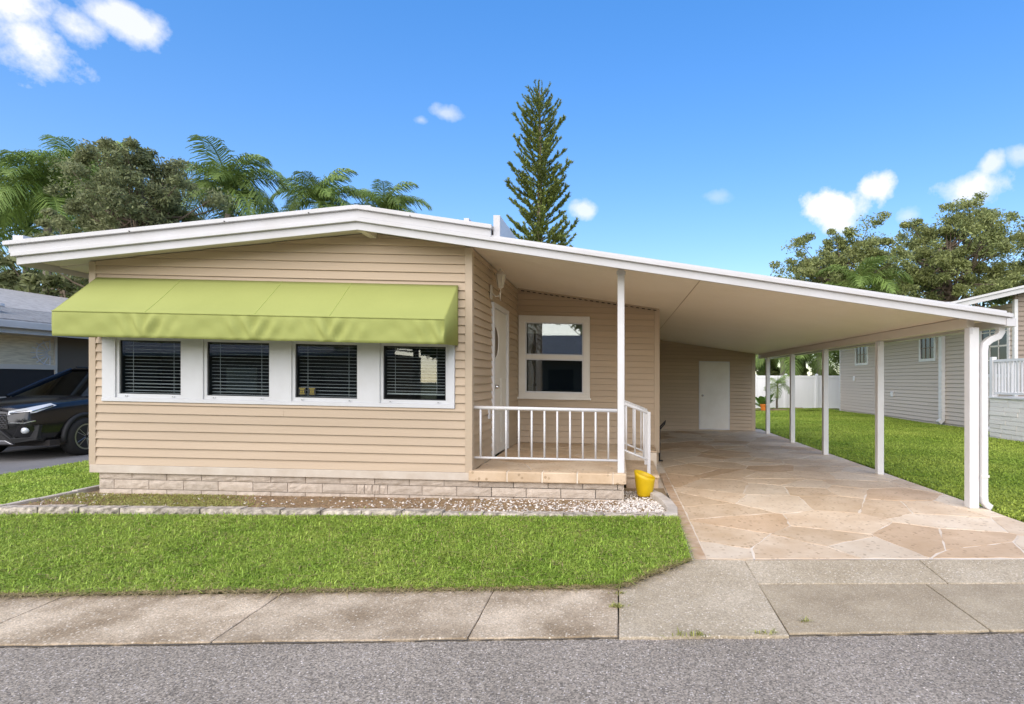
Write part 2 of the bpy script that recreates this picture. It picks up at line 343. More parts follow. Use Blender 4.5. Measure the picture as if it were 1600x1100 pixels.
def sheet(name, m, xs, ys, zf, kind='structure', parent=None):
    nx, ny = len(xs), len(ys); vs = [(x, y, zf(x, y)) for y in ys for x in xs]
    fs = [(j*nx+i, j*nx+i+1, (j+1)*nx+i+1, (j+1)*nx+i) for j in range(ny-1) for i in range(nx-1)]
    o = MB().add(vs, fs).build(name, m, parent, smooth=True)
    if kind: o['kind'] = kind
    return o
def lin(a, b, n): return [a + (b-a)*i/n for i in range(n+1)]

# ------------------------------------------------------------ terrain
def yf(x): return 3.53 + 0.032*x          # street edge of the pavement
def yb(x): return 4.28 + 0.036*x          # lawn edge of the pavement
def lerp(a, b, t): t = max(0, min(1, t)); return a + (b-a)*t
def lawn_z(x, y):
    base = lerp(0.045, 0.235 - 0.004*(x+6), (y-4.25)/1.5)
    return base + 0.012*math.sin(x*2.1+1)*math.sin(y*3.3) * (1 if y > 4.5 else 0.3)
def grd_z(x, y):
    if y < 4: return -0.05
    return lerp(-0.05, 0.06, (y-4)/5)
sheet('ground', 'ground', [-400, -150, -60, -25, -12, -5, 0, 5, 12, 25, 60, 150, 400], [-300, -100, -30, -8, 0, 4, 5, 6, 8, 12, 20, 40, 100, 300, 900], grd_z)
sheet('street', 'asphalt', lin(-14, 14, 28), [-7, -3, 0, 1.5, 2.5, 3.2, 3.75], lambda x, y: 0.016 if y < 3.7 else 0.012)
def conc_z(x, y): return lerp(0.03, 0.052, (y-3.5)/0.8) if y < 4.35 else lerp(0.052, 0.10, (y-4.35)/0.45)
pav = MB()                                   # dark bedding below the slabs: the joints show it
pv = [(-13, yf(-13)+.02, -.03), (7, yf(7)+.02, -.03), (7, 5.0, -.03), (-13, yb(-13)-.02, -.03)]
pav.prism([(x, y, -.04) for x, y, z in pv], (0, 0, .050)).build('pavement', 'joint')['kind'] = 'structure'
pavement = bpy.data.objects['pavement']
def slab(poly, m, name='paving_slab', bev=0.006, n=1):
    mb = MB(); k = len(poly)
    mb.add([(x, y, conc_z(x, y)) for x, y in poly] + [(x, y, -.02) for x, y in poly], [tuple(range(k)), tuple(range(2*k-1, k-1, -1))] + [(i, i+k, (i+1) % k + k, (i+1) % k) for i in range(k)])
    return mb.build(name, m, pavement, bevel=bev)
rj = random.Random(3)
def wob(p, q, n=14, a=0.006):               # worn, uneven edge
    return [(p[0]+(q[0]-p[0])*i/n + (rj.uniform(-a, a) if 0 < i < n else 0), p[1]+(q[1]-p[1])*i/n + (rj.uniform(-a, a) if 0 < i < n else 0)) for i in range(n)]
js = [-8.6, -7.05, -5.5, -3.97, -2.44, -0.915, 0.0]
for a, b in zip(js, js[1:]):
    g = 0.004; A = (a+g, yf(a)); B = (b-g, yf(b)); Cc = (b-g, yb(b)); D = (a+g, yb(a))
    slab(wob(A, B) + wob(B, Cc, 6, .003) + wob(Cc, D) + wob(D, A, 6, .003), 'concrete_old')
arc = [(0.62, 4.80), (0.56, 4.74), (0.46, 4.66), (0.34, 4.56), (0.2, 4.45), (0.09, 4.35), (0.006, yb(0))]
slab(wob((0.006, yf(0)-.02), (1.05, yf(1)-.03)) + [(1.05, yf(1)-.03), (1.05, 4.365), (1.05, 4.79)] + arc, 'concrete_apron', 'apron_slab')
slab(wob((1.058, yf(1)), (2.323, yf(2.3))) + [(2.323, yf(2.3)), (2.323, 4.36), (1.058, 4.356)], 'concrete_slab', 'apron_slab')
slab(wob((2.335, yf(2.3)), (3.75, yf(3.75))) + [(3.75, yf(3.75)), (3.75, 4.37), (2.335, 4.36)], 'concrete_slab', 'apron_slab')
slab([(3.77, yf(3.77)), (6.2, yf(6.2)), (6.2, 4.40), (3.77, 4.37)], 'concrete_slab', 'apron_slab')
slab([(1.054, 4.366), (2.50, 4.374), (2.50, 4.80), (1.054, 4.79)], 'concrete_apron', 'apron_slab')
slab([(2.508, 4.374), (5.6, 4.40), (5.6, 4.86), (2.508, 4.80)], 'concrete_apron', 'apron_slab')

gj = MB(); gx = lin(-9, 6, 300)
rg = random.Random(14); up_ = [yf(x)+.006+rg.uniform(0, .004) for x in gx]; lo_ = [yf(x)-.006-rg.uniform(0, .014) for x in gx]
gj.add([(x, y, .020) for x, y in zip(gx, lo_)] + [(x, y, .020) for x, y in zip(gx, up_)], [(i, i+1, i+302, i+301) for i in range(300)]).build('gutter_crack', 'joint', pavement)
# lawns (soil sheets; blades come last)
def sh_front(): 
    ys = lin(0, 1, 8); vs = []; fs = []; xs = lin(-9.2, 0.6, 49)
    for t in ys:
        for x in xs:
            y0 = yb(x) if x < 0 else 4.28 + 0.85*x
            y = y0 + (5.83 - y0)*t; vs.append((x, y, lawn_z(x, y)))
    n = len(xs)
    fs = [(j*n+i, j*n+i+1, (j+1)*n+i+1, (j+1)*n+i) for j in range(8) for i in range(n-1)]
    return MB().add(vs, fs).build('lawn', 'lawn_soil', smooth=True)
lawn = tag(sh_front(), kind='structure')
def left_z(x, y): return 0.205 + 0.02*math.sin(y*1.3) * 0.5
o = sheet('lawn', 'lawn_soil', lin(-9.05, -6.38, 6), lin(5.70, 22, 30), left_z)
def right_z(x, y): return 0.105 + 0.035*lerp(0, 1, (x-4.3)/3) + 0.02*math.sin(y*0.9+x*0.6)*math.sin(x*1.3)
def right_x0(y): return 4.22 if y > 6.4 else 4.22 + (6.4-y)*0.35
o = sheet('lawn', 'lawn_soil', lin(4.19, 11, 20), lin(4.95, 34, 60), lambda x, y: right_z(x, y) if y > 5.4 else 0.08)
sheet('neighbour_driveway', 'asphalt_plain', lin(-16, -9.05, 6), lin(4.3, 22, 14), lambda x, y: 0.20 if y > 6 else lerp(0.03, 0.2, (y-4.3)/1.7))

# ------------------------------------------------------------ driveway of irregular flagstones
drv = MB().prism([(0.62, 4.80, 0.0), (4.30, 4.84, 0.0), (4.22, 6.5, 0.03), (4.2, 17.2, 0.03), (0.30, 17.2, 0.03), (0.30, 9.0, .03), (0.66, 7.4, .03)], (0, 0, 0.082)).build('driveway', 'grout')
drv['kind'] = 'structure'
def drv_z(y): return lerp(0.098, 0.135, (y-4.8)/1.9)
def voronoi(pts, bound, gap):
    out = []
    for i, p in enumerate(pts):
        poly = list(bound)
        for j, q in enumerate(pts):
            if i == j or (p[0]-q[0])**2 + (p[1]-q[1])**2 > 16: continue
            a, b = q[0]-p[0], q[1]-p[1]; L = math.hypot(a, b); a /= L; b /= L
            poly = clip(poly, a, b, a*(p[0]+q[0])/2 + b*(p[1]+q[1])/2 - gap)
            if len(poly) < 3: break
        if len(poly) >= 3: out.append(poly)
    return out
def wobble(poly, rnd, step=0.11, a=0.013):
    r = []
    for i in range(len(poly)):
        p, q = poly[i], poly[(i+1) % len(poly)]; n = max(1, int(math.hypot(q[0]-p[0], q[1]-p[1])/step))
        for k in range(n):
            w = a if k else a*0.5
            r.append((p[0]+(q[0]-p[0])*k/n+rnd.uniform(-w, w), p[1]+(q[1]-p[1])*k/n+rnd.uniform(-w, w)))
    return r
rf = random.Random(21)
def flagstones(parent, bound, nx, ny, x0, x1, y0, y1, zf, jit=0.55, gap=0.0085):
    pts = []
    for j in range(ny):
        for i in range(nx):
            pts.append((x0+(x1-x0)*(i+0.5+0.5*(j % 2)-0.25+rf.uniform(-jit, jit))/nx, y0+(y1-y0)*(j+0.5+rf.uniform(-jit, jit))/ny))
    for poly in voronoi(pts, bound, gap):
        poly = wobble(poly, rf); n = len(poly); mb = MB()
        mb.add([(x, y, zf(y)) for x, y in poly] + [(x, y, zf(y)-0.02) for x, y in poly], [tuple(range(n)), tuple(range(2*n-1, n-1, -1))] + [(i, i+n, (i+1) % n + n, (i+1) % n) for i in range(n)])
        mb.build('flagstone', 'flag%d' % rf.choice((0, 0, 1, 2, 2, 3)), parent)
# grout bed follows the stones 4 mm lower
sheet('grout_bed', 'grout', [0.64, 2, 3, 4.19], [4.82, 5.4, 6.0, 6.7, 9, 17], lambda x, y: drv_z(y)-0.004, None, drv)
sheet('grout_bed', 'grout', [0.28, 0.638], [8.9, 12, 17], lambda x, y: drv_z(y)-0.004, None, drv)
flagstones(drv, [(0.755, 4.83), (4.22, 4.87), (4.17, 6.5), (4.17, 17), (0.755, 17)], 5, 20, 0.72, 4.25, 4.7, 17, drv_z)
for k in range(22):                           # border tiles on the left edge
    y0 = 4.83 + k*0.30
    if y0 > 8.9: break
    MB().prism([(0.645, y0, drv_z(y0)-.018), (0.74, y0, drv_z(y0)-.018), (0.74, y0+0.292, drv_z(y0+.29)-.018), (0.645, y0+0.292, drv_z(y0+.29)-.018)], (0, 0, .0175)).build('border_tile', 'tile_edge', drv)

# ------------------------------------------------------------ the mobile home
SHEAR[0] = 0.022
FY = 6.77; PY = 9.86; BY = 16.5; XL = -6.20; XC = -1.714; XR = 0.70; RX = -2.897
def zb(x): return 3.238 - 0.125*abs(x - RX)            # underside of the fascia
home = thing('mobile_home', (-2.7, 10, 0.2), 'tan vinyl-sided mobile home with white low-pitched roof, porch and attached carport', 'house')
# --- front wall
fw = MB().prism([(XL+.02, FY, .42), (XC-.02, FY, .42), (XC-.02, FY, zb(XC)+.05), (RX, FY, zb(RX)+.05), (XL+.02, FY, zb(XL)+.05)], (0, .02, 0))
# opening for the window band: wall built as pieces round it
WX0, WX1, WZ0, WZ1 = -6.045, -1.917, 1.255, 2.10
fw = MB()
fw.box(XL+.02, XC-.02, FY, FY+.1, .42, WZ0); fw.box(XL+.02, WX0, FY, FY+.1, WZ0, WZ1); fw.box(WX1, XC-.02, FY, FY+.1, WZ0, WZ1)
fw.prism([(XL+.02, FY, WZ1), (XC-.02, FY, WZ1), (XC-.02, FY, zb(XC)+.06), (RX, FY, zb(RX)+.06), (XL+.02, FY, zb(XL)+.06)], (0, .1, 0))
fwall = fw.build('front_wall', 'trim_tan', home)
L = 0.1016
siding(fwall, lambda u, z, d: (u, FY-d, z), XL+.075, XC-.082, 0.51, 3.24, L, [(WX0-.004, WX1+.004, WZ0-.004, WZ1)],
       [(-0.125, 1, 3.238+0.06-0.125*RX*-1*-1 if False else 3.298 - (-0.125)*RX*(-1) if False else 3.238+0.06+(-0.125)*RX), (0.125, 1, 3.298+0.125*RX)])
box('corner_trim', 'trim_tan', fwall, XL-.005, XL+.075, FY-.022, FY+.07, .505, zb(XL)+.06, bevel=.004)
box('corner_trim', 'trim_tan', fwall, XC-.082, XC+.004, FY-.022, FY+.08, .505, zb(XC)+.06, bevel=.004)
box('base_board', 'base_board', fwall, XL+.01, XC-.03, FY-.03, FY+.05, .415, .507, bevel=.004)
# --- window band: one white frame, four units
wb = MB()
wb.box(WX0, WX1, FY-.035, FY+.05, WZ0, WZ0+.045); wb.box(WX0, WX1, FY-.035, FY+.05, WZ1-.09, WZ1)
pane = [(-5.89, -5.10), (-4.862, -4.062), (-3.826, -3.03), (-2.792, -1.99)]
edges = [WX0] + [v for p in pane for v in p] + [WX1]
for a, b in zip(edges[::2], edges[1::2]): wb.box(a, b, FY-.028, FY+.05, WZ0+.045, WZ1-.09)
band = wb.build('window_band', 'vinyl', home, bevel=.003)
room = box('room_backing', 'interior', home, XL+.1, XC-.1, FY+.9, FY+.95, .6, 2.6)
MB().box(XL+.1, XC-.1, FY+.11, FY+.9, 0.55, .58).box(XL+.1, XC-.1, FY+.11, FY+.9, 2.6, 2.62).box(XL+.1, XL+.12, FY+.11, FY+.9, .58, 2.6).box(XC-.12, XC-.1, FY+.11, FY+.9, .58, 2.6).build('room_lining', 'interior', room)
ra0 = random.Random(19)
for i, (a, b) in enumerate(pane):
    za, zc = WZ0+.045, WZ1-.09
    # sash frame stepped back, then glass, then blind
    sf = MB(); w = .035
    sf.box(a, b, FY-.012, FY+.03, za, za+w+.01).box(a, b, FY-.012, FY+.03, zc-w, zc).box(a, a+w, FY-.012, FY+.03, za+w+.01, zc-w).box(b-w, b, FY-.012, FY+.03, za+w+.01, zc-w)
    win = sf.build('window', 'vinyl', band, bevel=.003)
    g = .012; si = MB()
    A, B, C0, C1 = a+w, b-w, za+w+.01, zc-w
    si.box(A, B, FY+.004, FY+.024, C0, C0+g).box(A, B, FY+.004, FY+.024, C1-g, C1).box(A, A+g, FY+.004, FY+.024, C0+g, C1-g).box(B-g, B, FY+.004, FY+.024, C0+g, C1-g)
    si.build('gasket', 'car_plastic', win)
    box('pane', 'glass', win, A+g, B-g, FY+.010, FY+.014, C0+g, C1-g)
    for lx in (a+.12, b-.12): box('latch', 'vinyl', win, lx-.018, lx+.018, FY-.022, FY-.012, za+.014, za+.03)
    for lx in (a+.12, b-.12): box('latch', 'black_print', win, lx-.006, lx+.006, FY-.0245, FY-.0225, za+.019, za+.024)
    bl = MB(); ns = 15; tilt = (5, 3, 4, 2)[i]; z0 = C0+.02 + (.0 if i != 3 else .06); pz = (C1-z0)/ns
    for k in range(ns):
        z = z0+pz*(k+.5)+ra0.uniform(-.002, .002); tl = tilt+ra0.uniform(-4, 5)+2*math.sin(k*.5+i); dy = .022*math.cos(R(tl)); dz = .022*math.sin(R(tl))
        bl.prism([(A+.02, FY+.07-dy, z-dz), (B-.02, FY+.07-dy, z-dz), (B-.02, FY+.07+dy, z+dz), (A+.02, FY+.07+dy, z+dz)], (0, 0, .0036))
    for lx in (A+.12, B-.12): bl.box(lx-.002, lx+.002, FY+.044, FY+.046, z0, C1)
    bl.box(A+.02, B-.02, FY+.05, FY+.09, z0-.02, z0-.005)
    bl.build('blind', 'blind', win)
    if i == 2:
        for x0 in (A+.03, A+.145):
            st = box('sticker', 'black_print', win, x0, x0+.085, FY+.0065, FY+.0095, C0+.03, C0+.12)
            pr = MB()
            for (u0, u1, v0, v1) in ((.08, .92, .82, .92), (.2, .8, .62, .74), (.25, .45, .3, .55), (.55, .75, .3, .55), (.15, .85, .1, .2)):
                pr.box(x0+.085*u0, x0+.085*u1, FY+.0055, FY+.006, C0+.03+.09*v0, C0+.03+.09*v1)
            pr.build('print', 'yellow_print', win)
# --- side wall of the front room (faces the carport), with the front door
DY0, DY1, DZ1 = 7.90, 8.86, 2.60
sw = MB(); X = XC-.02
sw.box(X-.1, X, FY+.1, DY0, .40, zb(XC)+.06); sw.box(X-.1, X, DY1, PY, .40, zb(XC)+.06); sw.box(X-.1, X, DY0, DY1, DZ1, zb(XC)+.06)
swall = sw.build('side_wall', 'trim_tan', home)
siding(swall, lambda u, z, d: (X+d, u, z), FY+.08, PY-.03, .535, 3.16, L, [(DY0-.06, DY1+.06, .4, DZ1+.06)], seams=0)
box('corner_trim', 'trim_tan', swall, X, X+.018, PY-.035, PY-.002, .535, 3.15)
dr = MB().box(X-.03, X+.012, DY0+.01, DY1-.01, .545, DZ1-.01)
door = dr.build('front_door', 'off_white', home, bevel=.004)
fr = MB().box(X-.05, X+.045, DY0-.06, DY0+.005, .54, DZ1+.06).box(X-.05, X+.045, DY1-.005, DY1+.06, .54, DZ1+.06).box(X-.05, X+.045, DY0+.005, DY1-.005, DZ1-.005, DZ1+.06)
fr.build('door_frame', 'white_paint', door, bevel=.004)
oc = (DY0+.09, 2.12); ov = [(X+.015, oc[0]+.24*math.cos(t), oc[1]+.22*math.sin(t)) for t in [-math.pi/2+math.pi*i/24 for i in range(25)]]
MB().prism(ov, (.004, 0, 0)).build('door_glass', 'brown_wall', door)
ring = [(X+.02, oc[0]+.25*math.cos(t), oc[1]+.23*math.sin(t)) for t in [-math.pi/2+math.pi*i/24 for i in range(25)]]
MB().tube(ring, .016, 6, False).build('glass_rim', 'off_white', door, smooth=True)
MB().lathe([(.001, 0), (.028, .002), (.03, .05), (.012, .07)], (X+.012, DY0+.09, 1.5), 12, 'x').build('handle', 'chrome', door, smooth=True)
for pz0, pz1 in ((.68, 1.1), (1.18, 1.62)):
    for py in (DY0+.12, DY0+.54): box('door_panel', 'off_white', door, X+.012, X+.02, py, py+.32, pz0, pz1, bevel=.006)
ot = box('socket_cover', 'white_paint', home, X+.012, X+.035, 7.60, 7.685, 1.08, 1.22, bevel=.004)
# --- porch back wall with the tall window
BX0, BX1, BZ0, BZ1 = -1.70, -0.485, 1.285, 2.70
bw = MB(); Y = PY
bw.box(XC-.12, BX0, Y, Y+.1, .40, 3.14); bw.box(BX1, XR-.0, Y, Y+.1, .40, BZ1); bw.box(BX0, BX1, Y, Y+.1, .40, BZ0); bw.prism([(BX0, Y, BZ1), (XR, Y, BZ1), (XR, Y, 2.84), (BX0, Y, 3.14)], (0, .1, 0))
bwall = bw.build('porch_wall', 'trim_tan', home)
def cz(x): return zb(x)+.075                            # ceiling plane
siding(bwall, lambda u, z, d: (u, Y-d, z), XC+.0, XR-.085, .535, 3.2, L, [(BX0-.004, BX1+.004, BZ0-.004, BZ1+.004)], [(0.125, 1, 3.238+.055+0.125*RX)], seams=0.1)
box('corner_trim', 'trim_tan', bwall, XR-.085, XR+.006, Y-.022, Y+.08, .40, cz(XR)-.02, bevel=.004)
MB().prism([(XC, Y-.04, cz(XC)-.001), (XR, Y-.04, cz(XR)-.001), (XR, Y-.04, cz(XR)-.03), (XC, Y-.04, cz(XC)-.03)], (0, .03, 0)).build('soffit_moulding', 'trim_tan', bwall)
for k in range(24):
    x = XC+.06+k*.098
    MB().prism([(x, Y-.046, cz(x)-.034), (x+.05, Y-.046, cz(x+.05)-.034), (x+.05, Y-.046, cz(x+.05)-.044), (x, Y-.046, cz(x)-.044)], (0, .03, 0)).build('vent_slot', 'dark_gap', bwall)
bf = MB(); w = .11
bf.box(BX0, BX1, Y-.04, Y+.05, BZ0, BZ0+.10).box(BX0, BX1, Y-.04, Y+.05, BZ1-w, BZ1).box(BX0, BX0+w, Y-.04, Y+.05, BZ0+.10, BZ1-w).box(BX1-w, BX1, Y-.04, Y+.05, BZ0+.10, BZ1-w)
pwin = bf.build('porch_window', 'off_white', bwall, bevel=.004)
zm = 1.995
box('sill', 'off_white', pwin, BX0-.02, BX1+.02, Y-.06, Y-.03, BZ0-.012, BZ0+.02, bevel=.003)
box('meeting_rail', 'off_white', pwin, BX0+w, BX1-w, Y-.03, Y+.03, zm-.03, zm+.03, bevel=.003)
for za, zc in ((BZ0+.10, zm-.03), (zm+.03, BZ1-w)):
    s = MB(); A, B = BX0+w, BX1-w; g = .022
    s.box(A, B, Y-.02, Y+.015, za, za+g).box(A, B, Y-.02, Y+.015, zc-g, zc).box(A, A+g, Y-.02, Y+.015, za+g, zc-g).box(B-g, B, Y-.02, Y+.015, za+g, zc-g)
    s.build('sash', 'vinyl', pwin); box('pane', 'glass_film', pwin, A+g, B-g, Y-.004, Y, za+g, zc-g)
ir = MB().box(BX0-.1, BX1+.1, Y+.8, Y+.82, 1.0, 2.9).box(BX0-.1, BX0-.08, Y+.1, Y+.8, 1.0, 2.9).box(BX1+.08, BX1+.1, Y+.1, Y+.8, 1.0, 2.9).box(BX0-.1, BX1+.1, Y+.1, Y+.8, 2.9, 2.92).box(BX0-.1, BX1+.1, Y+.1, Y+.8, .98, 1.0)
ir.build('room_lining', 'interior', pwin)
box('roller_shade', 'curtain', pwin, BX0+w+.01, BX1-w-.01, Y+.05, Y+.06, 2.40, BZ1-w)
# --- right end wall (towards the carport) and the rear store with its door
box('end_wall', 'siding', home, XR-.1, XR-.002, PY+.1, BY, .15, cz(XR)-.01)
st = MB(); SX1 = 3.92; DX0, DX1, SD0, SD1 = 2.31, 3.19, .265, 2.22
st.box(XR-.1, DX0, BY, BY+.1, .1, 2.33).box(DX1, SX1, BY, BY+.1, .1, 2.33).box(DX0, DX1, BY, BY+.1, SD1, 2.33).box(DX0, DX1, BY, BY+.1, .1, SD0)
st.prism([(XR-.1, BY, 2.33), (SX1, BY, 2.33), (SX1, BY, cz(SX1)), (XR-.1, BY, cz(XR))], (0, .1, 0))
swl = st.build('store_wall', 'trim_tan', home)
siding(swl, lambda u, z, d: (u, BY-d, z), XR-.08, SX1-.10, .26, 2.88, L, [(DX0-.004, DX1+.004, .1, SD1+.004)], [(0.125, 1, 3.238+.065+0.125*RX)], seams=0, proud=.034, lap=.014)
box('corner_trim', 'trim_tan', swl, SX1-.10, SX1+.006, BY-.022, BY+.08, .2, cz(SX1)-.01)
sd = box('store_door', 'off_white', swl, DX0+.03, DX1-.03, BY-.03, BY+.01, SD0+.03, SD1-.03, bevel=.004)
MB().box(DX0, DX0+.03, BY-.022, BY+.03, SD0, SD1).box(DX1-.03, DX1, BY-.022, BY+.03, SD0, SD1).box(DX0+.03, DX1-.03, BY-.022, BY+.03, SD1-.03, SD1).box(DX0+.03, DX1-.03, BY-.022, BY+.03, SD0, SD0+.03).build('door_frame', 'vinyl', swl)
MB().lathe([(.001, 0), (.03, -.01), (.035, -.04), (.02, -.06)], (DX0+.10, BY-.03, 1.23), 12, 'y').build('handle', 'chrome', swl, smooth=True)
# rest of the shell (left and rear walls)
box('left_wall', 'siding', home, XL+.0, XL+.019, FY+.07, BY, .42, zb(XL)+.07)
box('rear_wall', 'siding', home, XL, XR-.1, BY+.1, BY+.2, .15, 2.9)
# --- roof
RF, RB = 6.405, 16.9; TL, TR = -6.68, 4.335
def strip(xs, lo, hi, y0, y1, zfun=zb):
    top = [(x, y0, zfun(x)+hi) for x in xs]; bot = [(x, y0, zfun(x)+lo) for x in xs]
    return MB().prism(bot + top[::-1], (0, y1-y0, 0))
roof = strip([TL, RX, TR], .084, .165, RF+.02, RB).build('roof', 'white_metal', home)
# ceiling pans below the roof deck: porch and carport, grooved strips joined into one
cp = MB(); yy = RF+.05; pw = 0.152
while yy < RB-.1:
    y1 = min(yy+pw-.006, RB-.1)
    for a, b in ((XC-.02, XR+.26), (XR+.275, TR-.03)):
        cp.prism([(a, yy, zb(a)+.0735), (b, yy, zb(b)+.0735), (b, yy, zb(b)+.080), (a, yy, zb(a)+.080)], (0, y1-yy, 0))
    yy += pw
tag(cp.build('ceiling_pans', 'ceiling_tan', roof), kind='stuff')
strip([XC-.02, TR-.02], .0805, .0835, RF+.05, RB-.1).build('ceiling_backing', 'trim_tan', roof)
strip([TL+.02, RX, XC-.021], .070, .083, RF+.03, FY+.1).build('gable_soffit', 'soffit', roof)
MB().prism([(TL+.02, FY+.1, zb(TL)+.06), (XL+.03, FY+.1, zb(XL)+.06), (XL+.03, FY+.1, zb(XL)+.072), (TL+.02, FY+.1, zb(TL)+.072)], (0, RB-FY-.2, 0)).build('eave_soffit', 'soffit', roof)
strip([TL, RX, TR], 0, .088, RF-.012, RF+.018).build('fascia', 'white_metal', roof, bevel=.003)
strip([TL-.03, RX, TR+.03], .088, .132, RF-.05, RF+.018).build('fascia_lip', 'white_metal', roof, bevel=.004)
UR = -1.416
strip([TL-.10, RX, UR], .142, .225, RF-.002, RF+.3).build('roof_over_fascia', 'white_metal', roof, bevel=.003)
strip([TL-.13, RX, UR+.015], .225, .272, RF-.04, RF+.3).build('roof_over_lip', 'white_metal', roof, bevel=.004)
strip([TL-.10, RX, UR-.01], .167, .262, RF+.3, RB).build('roof_over', 'white_metal', roof)
def rib(x, w, h, y0, lo=.13): 
    MB().prism([(x, y0, zb(x)+lo), (x+w, y0, zb(x+w)+lo), (x+w, y0, zb(x)+h), (x, y0, zb(x)+h)], (0, RB-y0, 0)).build('roof_rib', 'white_metal', roof, bevel=.003)
rib(UR+.02, .075, .395, RF+.03); rib(-1.75, .06, .335, RF+.12, .2); rib(RX-.03, .13, .31, RF+.1, .2); rib(TL-.12, .12, .36, RF+.06, .2)
for px in (-5.4, -4.35, -3.42, -2.3): MB().lathe([(.006, 0), (.006, -.012), (.001, -.014)], (px, RF-.04, zb(px)+.232), 6, 'y').build('screw', 'dark_gap', roof)
MB().box(RX-.02, RX+.06, RF+.02, FY-.0, zb(RX)-.004, zb(RX)+.068).build('ridge_beam', 'soffit', roof, bevel=.003)
# right edge: gutter running back over the posts
MB().box(TR-.03, TR+.075, RF-.03, RB, zb(TR)-.012, zb(TR)+.085).build('gutter', 'white_metal', roof, bevel=.006)
MB().box(TL-.02, TL+.0, RF+.02, RB, zb(TL)+.0, zb(TL)+.14).build('eave_fascia', 'white_metal', roof)
# --- carport posts, header beam, downspout
CX = 4.05; hz = zb(CX)+.072
box('header_beam', 'soffit', home, CX-.045, CX+.045, 6.62, BY-.02, hz-.12, hz-.001, bevel=.004)
for k, y in enumerate((6.60, 8.93, 11.27, 13.40, 15.60)):
    w = .055 if k == 0 else .05
    p = MB().box(CX-w, CX+w, y-w, y+w, drv_z(y)-.002-shz(CX), hz-.121).build('carport_post', 'white_paint', home, bevel=.008)
    MB().box(CX-w-.004, CX-w+.03, y-w-.004, y-w-.001, hz-.2, hz-.125).build('bracket', 'white_metal', p)
dsx = CX+.10; pts = []
ds = MB()
def rect_path(mb, pts, hw, hd):
    """downpipe of rectangular section along a path in the x-z plane"""
    vs = []; n = len(pts)
    for i, p in enumerate(pts):
        a = Vector(pts[max(i-1, 0)]); b = Vector(pts[min(i+1, n-1)]); t = (b-a).normalized(); nn = Vector((t.z, 0, -t.x))
        P = Vector(p)
        for s1, s2 in ((-1, -1), (1, -1), (1, 1), (-1, 1)): vs.append(P + nn*hw*s1 + Vector((0, hd*s2, 0)))
    fs = [(i*4+j, i*4+(j+1) % 4, i*4+4+(j+1) % 4, i*4+4+j) for i in range(n-1) for j in range(4)] + [(0, 3, 2, 1), (n*4-4, n*4-3, n*4-2, n*4-1)]
    return mb.add(vs, fs)
zt = zb(TR)-.01; yd = 6.55
path = [(TR+.01, yd, zt+.01), (TR+.01, yd, zt-.05), (TR-.02, yd, zt-.10), (TR-.11, yd, zt-.14), (dsx+.04, yd, zt-.17), (dsx+.008, yd, zt-.20), (dsx, yd, zt-.27), (dsx, yd, 1.2), (dsx, yd, .40), (dsx+.008, yd, .34), (dsx+.04, yd, .30), (dsx+.08, yd, .275)]
dp = rect_path(ds, path, .036, .04).build('downspout', 'white_paint', home, smooth=False, bevel=.008)
box('strap', 'off_white', dp, dsx-.045, dsx+.044, yd-.044, yd-.0405, .62, .65)
# --- porch slab, its stone edge and blocks
PX1 = .08; PT = .535
pz = MB().box(XC-.0, PX1-.02, FY+.02, PY, .18, PT-.03).box(PX1-.02, XR-.1, 9.0, PY, .15, PT-.03)
porch = pz.build('porch_floor', 'grout', home)
flagstones(porch, [(XC+.006, FY+.14), (PX1-.01, FY+.14), (PX1-.01, PY-.01), (XC+.006, PY-.01)], 2, 5, XC, PX1, FY+.1, PY, lambda y: PT-.006)
sheet('grout_bed', 'grout', [XC+.004, PX1-.02], [FY+.1, PY-.01], lambda x, y: PT-.012, None, porch)
flagstones(porch, [(PX1, 9.02), (XR-.1, 9.02), (XR-.1, PY-.01), (PX1, PY-.01)], 1, 2, PX1, XR, 9, PY, lambda y: PT-.006)
xe = [XC-.045, -1.05, -.60, -.155, .255] ; xe = [XC-.04, -1.30, -.89, -.48, -.06, PX1+.02]
for a, b in zip(xe, xe[1:]): box('edge_stone', 'tile_edge' if False else 'flag3', porch, a+.005, b-.005, FY-.045, FY+.13, PT-.125, PT-.001, bevel=.012)
box('edge_bed', 'grout', porch, XC-.03, PX1+.012, FY-.038, FY+.128, PT-.122, PT-.007)
for k in range(7): box('edge_stone', 'flag0', porch, PX1-.07, PX1+.02, FY+.14+k*.32, FY+.452+k*.32, PT-.12, PT-.002, bevel=.01)
step = box('porch_step', 'tile_edge', home, PX1+.024, .53, 7.60, 9.0, .05, .375, bevel=.01)
box('step_cap', 'flag3', step, PX1+.022, .545, 7.58, 9.0, .345, .385, bevel=.01)
rb = random.Random(5)
skirt = box('skirting', 'mortar', home, XL+.10, .045, FY+.02, FY+.1, .06, .412)
zc = [(.340, .411), (.229, .332), (.118, .221)]
for r, (z0, z1) in enumerate(zc):
    x = XL+.09 - (0.23 if r == 1 else 0.02)
    while x < .05:
        ln = .408
        if r == 1 and abs(x + 3.0) < .2 and rb.random() < .9: ln = .09
        x1 = min(x+ln, .052); xa = max(x, XL+.09)
        if x1 - xa > .04: rough_block('block', 'block', skirt, xa+.004, x1-.004, FY+.008 + rb.uniform(-.002, .002), .04, z0, z1, rb, .010, 6, 3)
        x = x1 if x1 >= .052 else x + ln
for r, (z0, z1) in enumerate(zc): box('block', 'block', skirt, .0535, .066, FY+.012, 7.55, z0, z1)
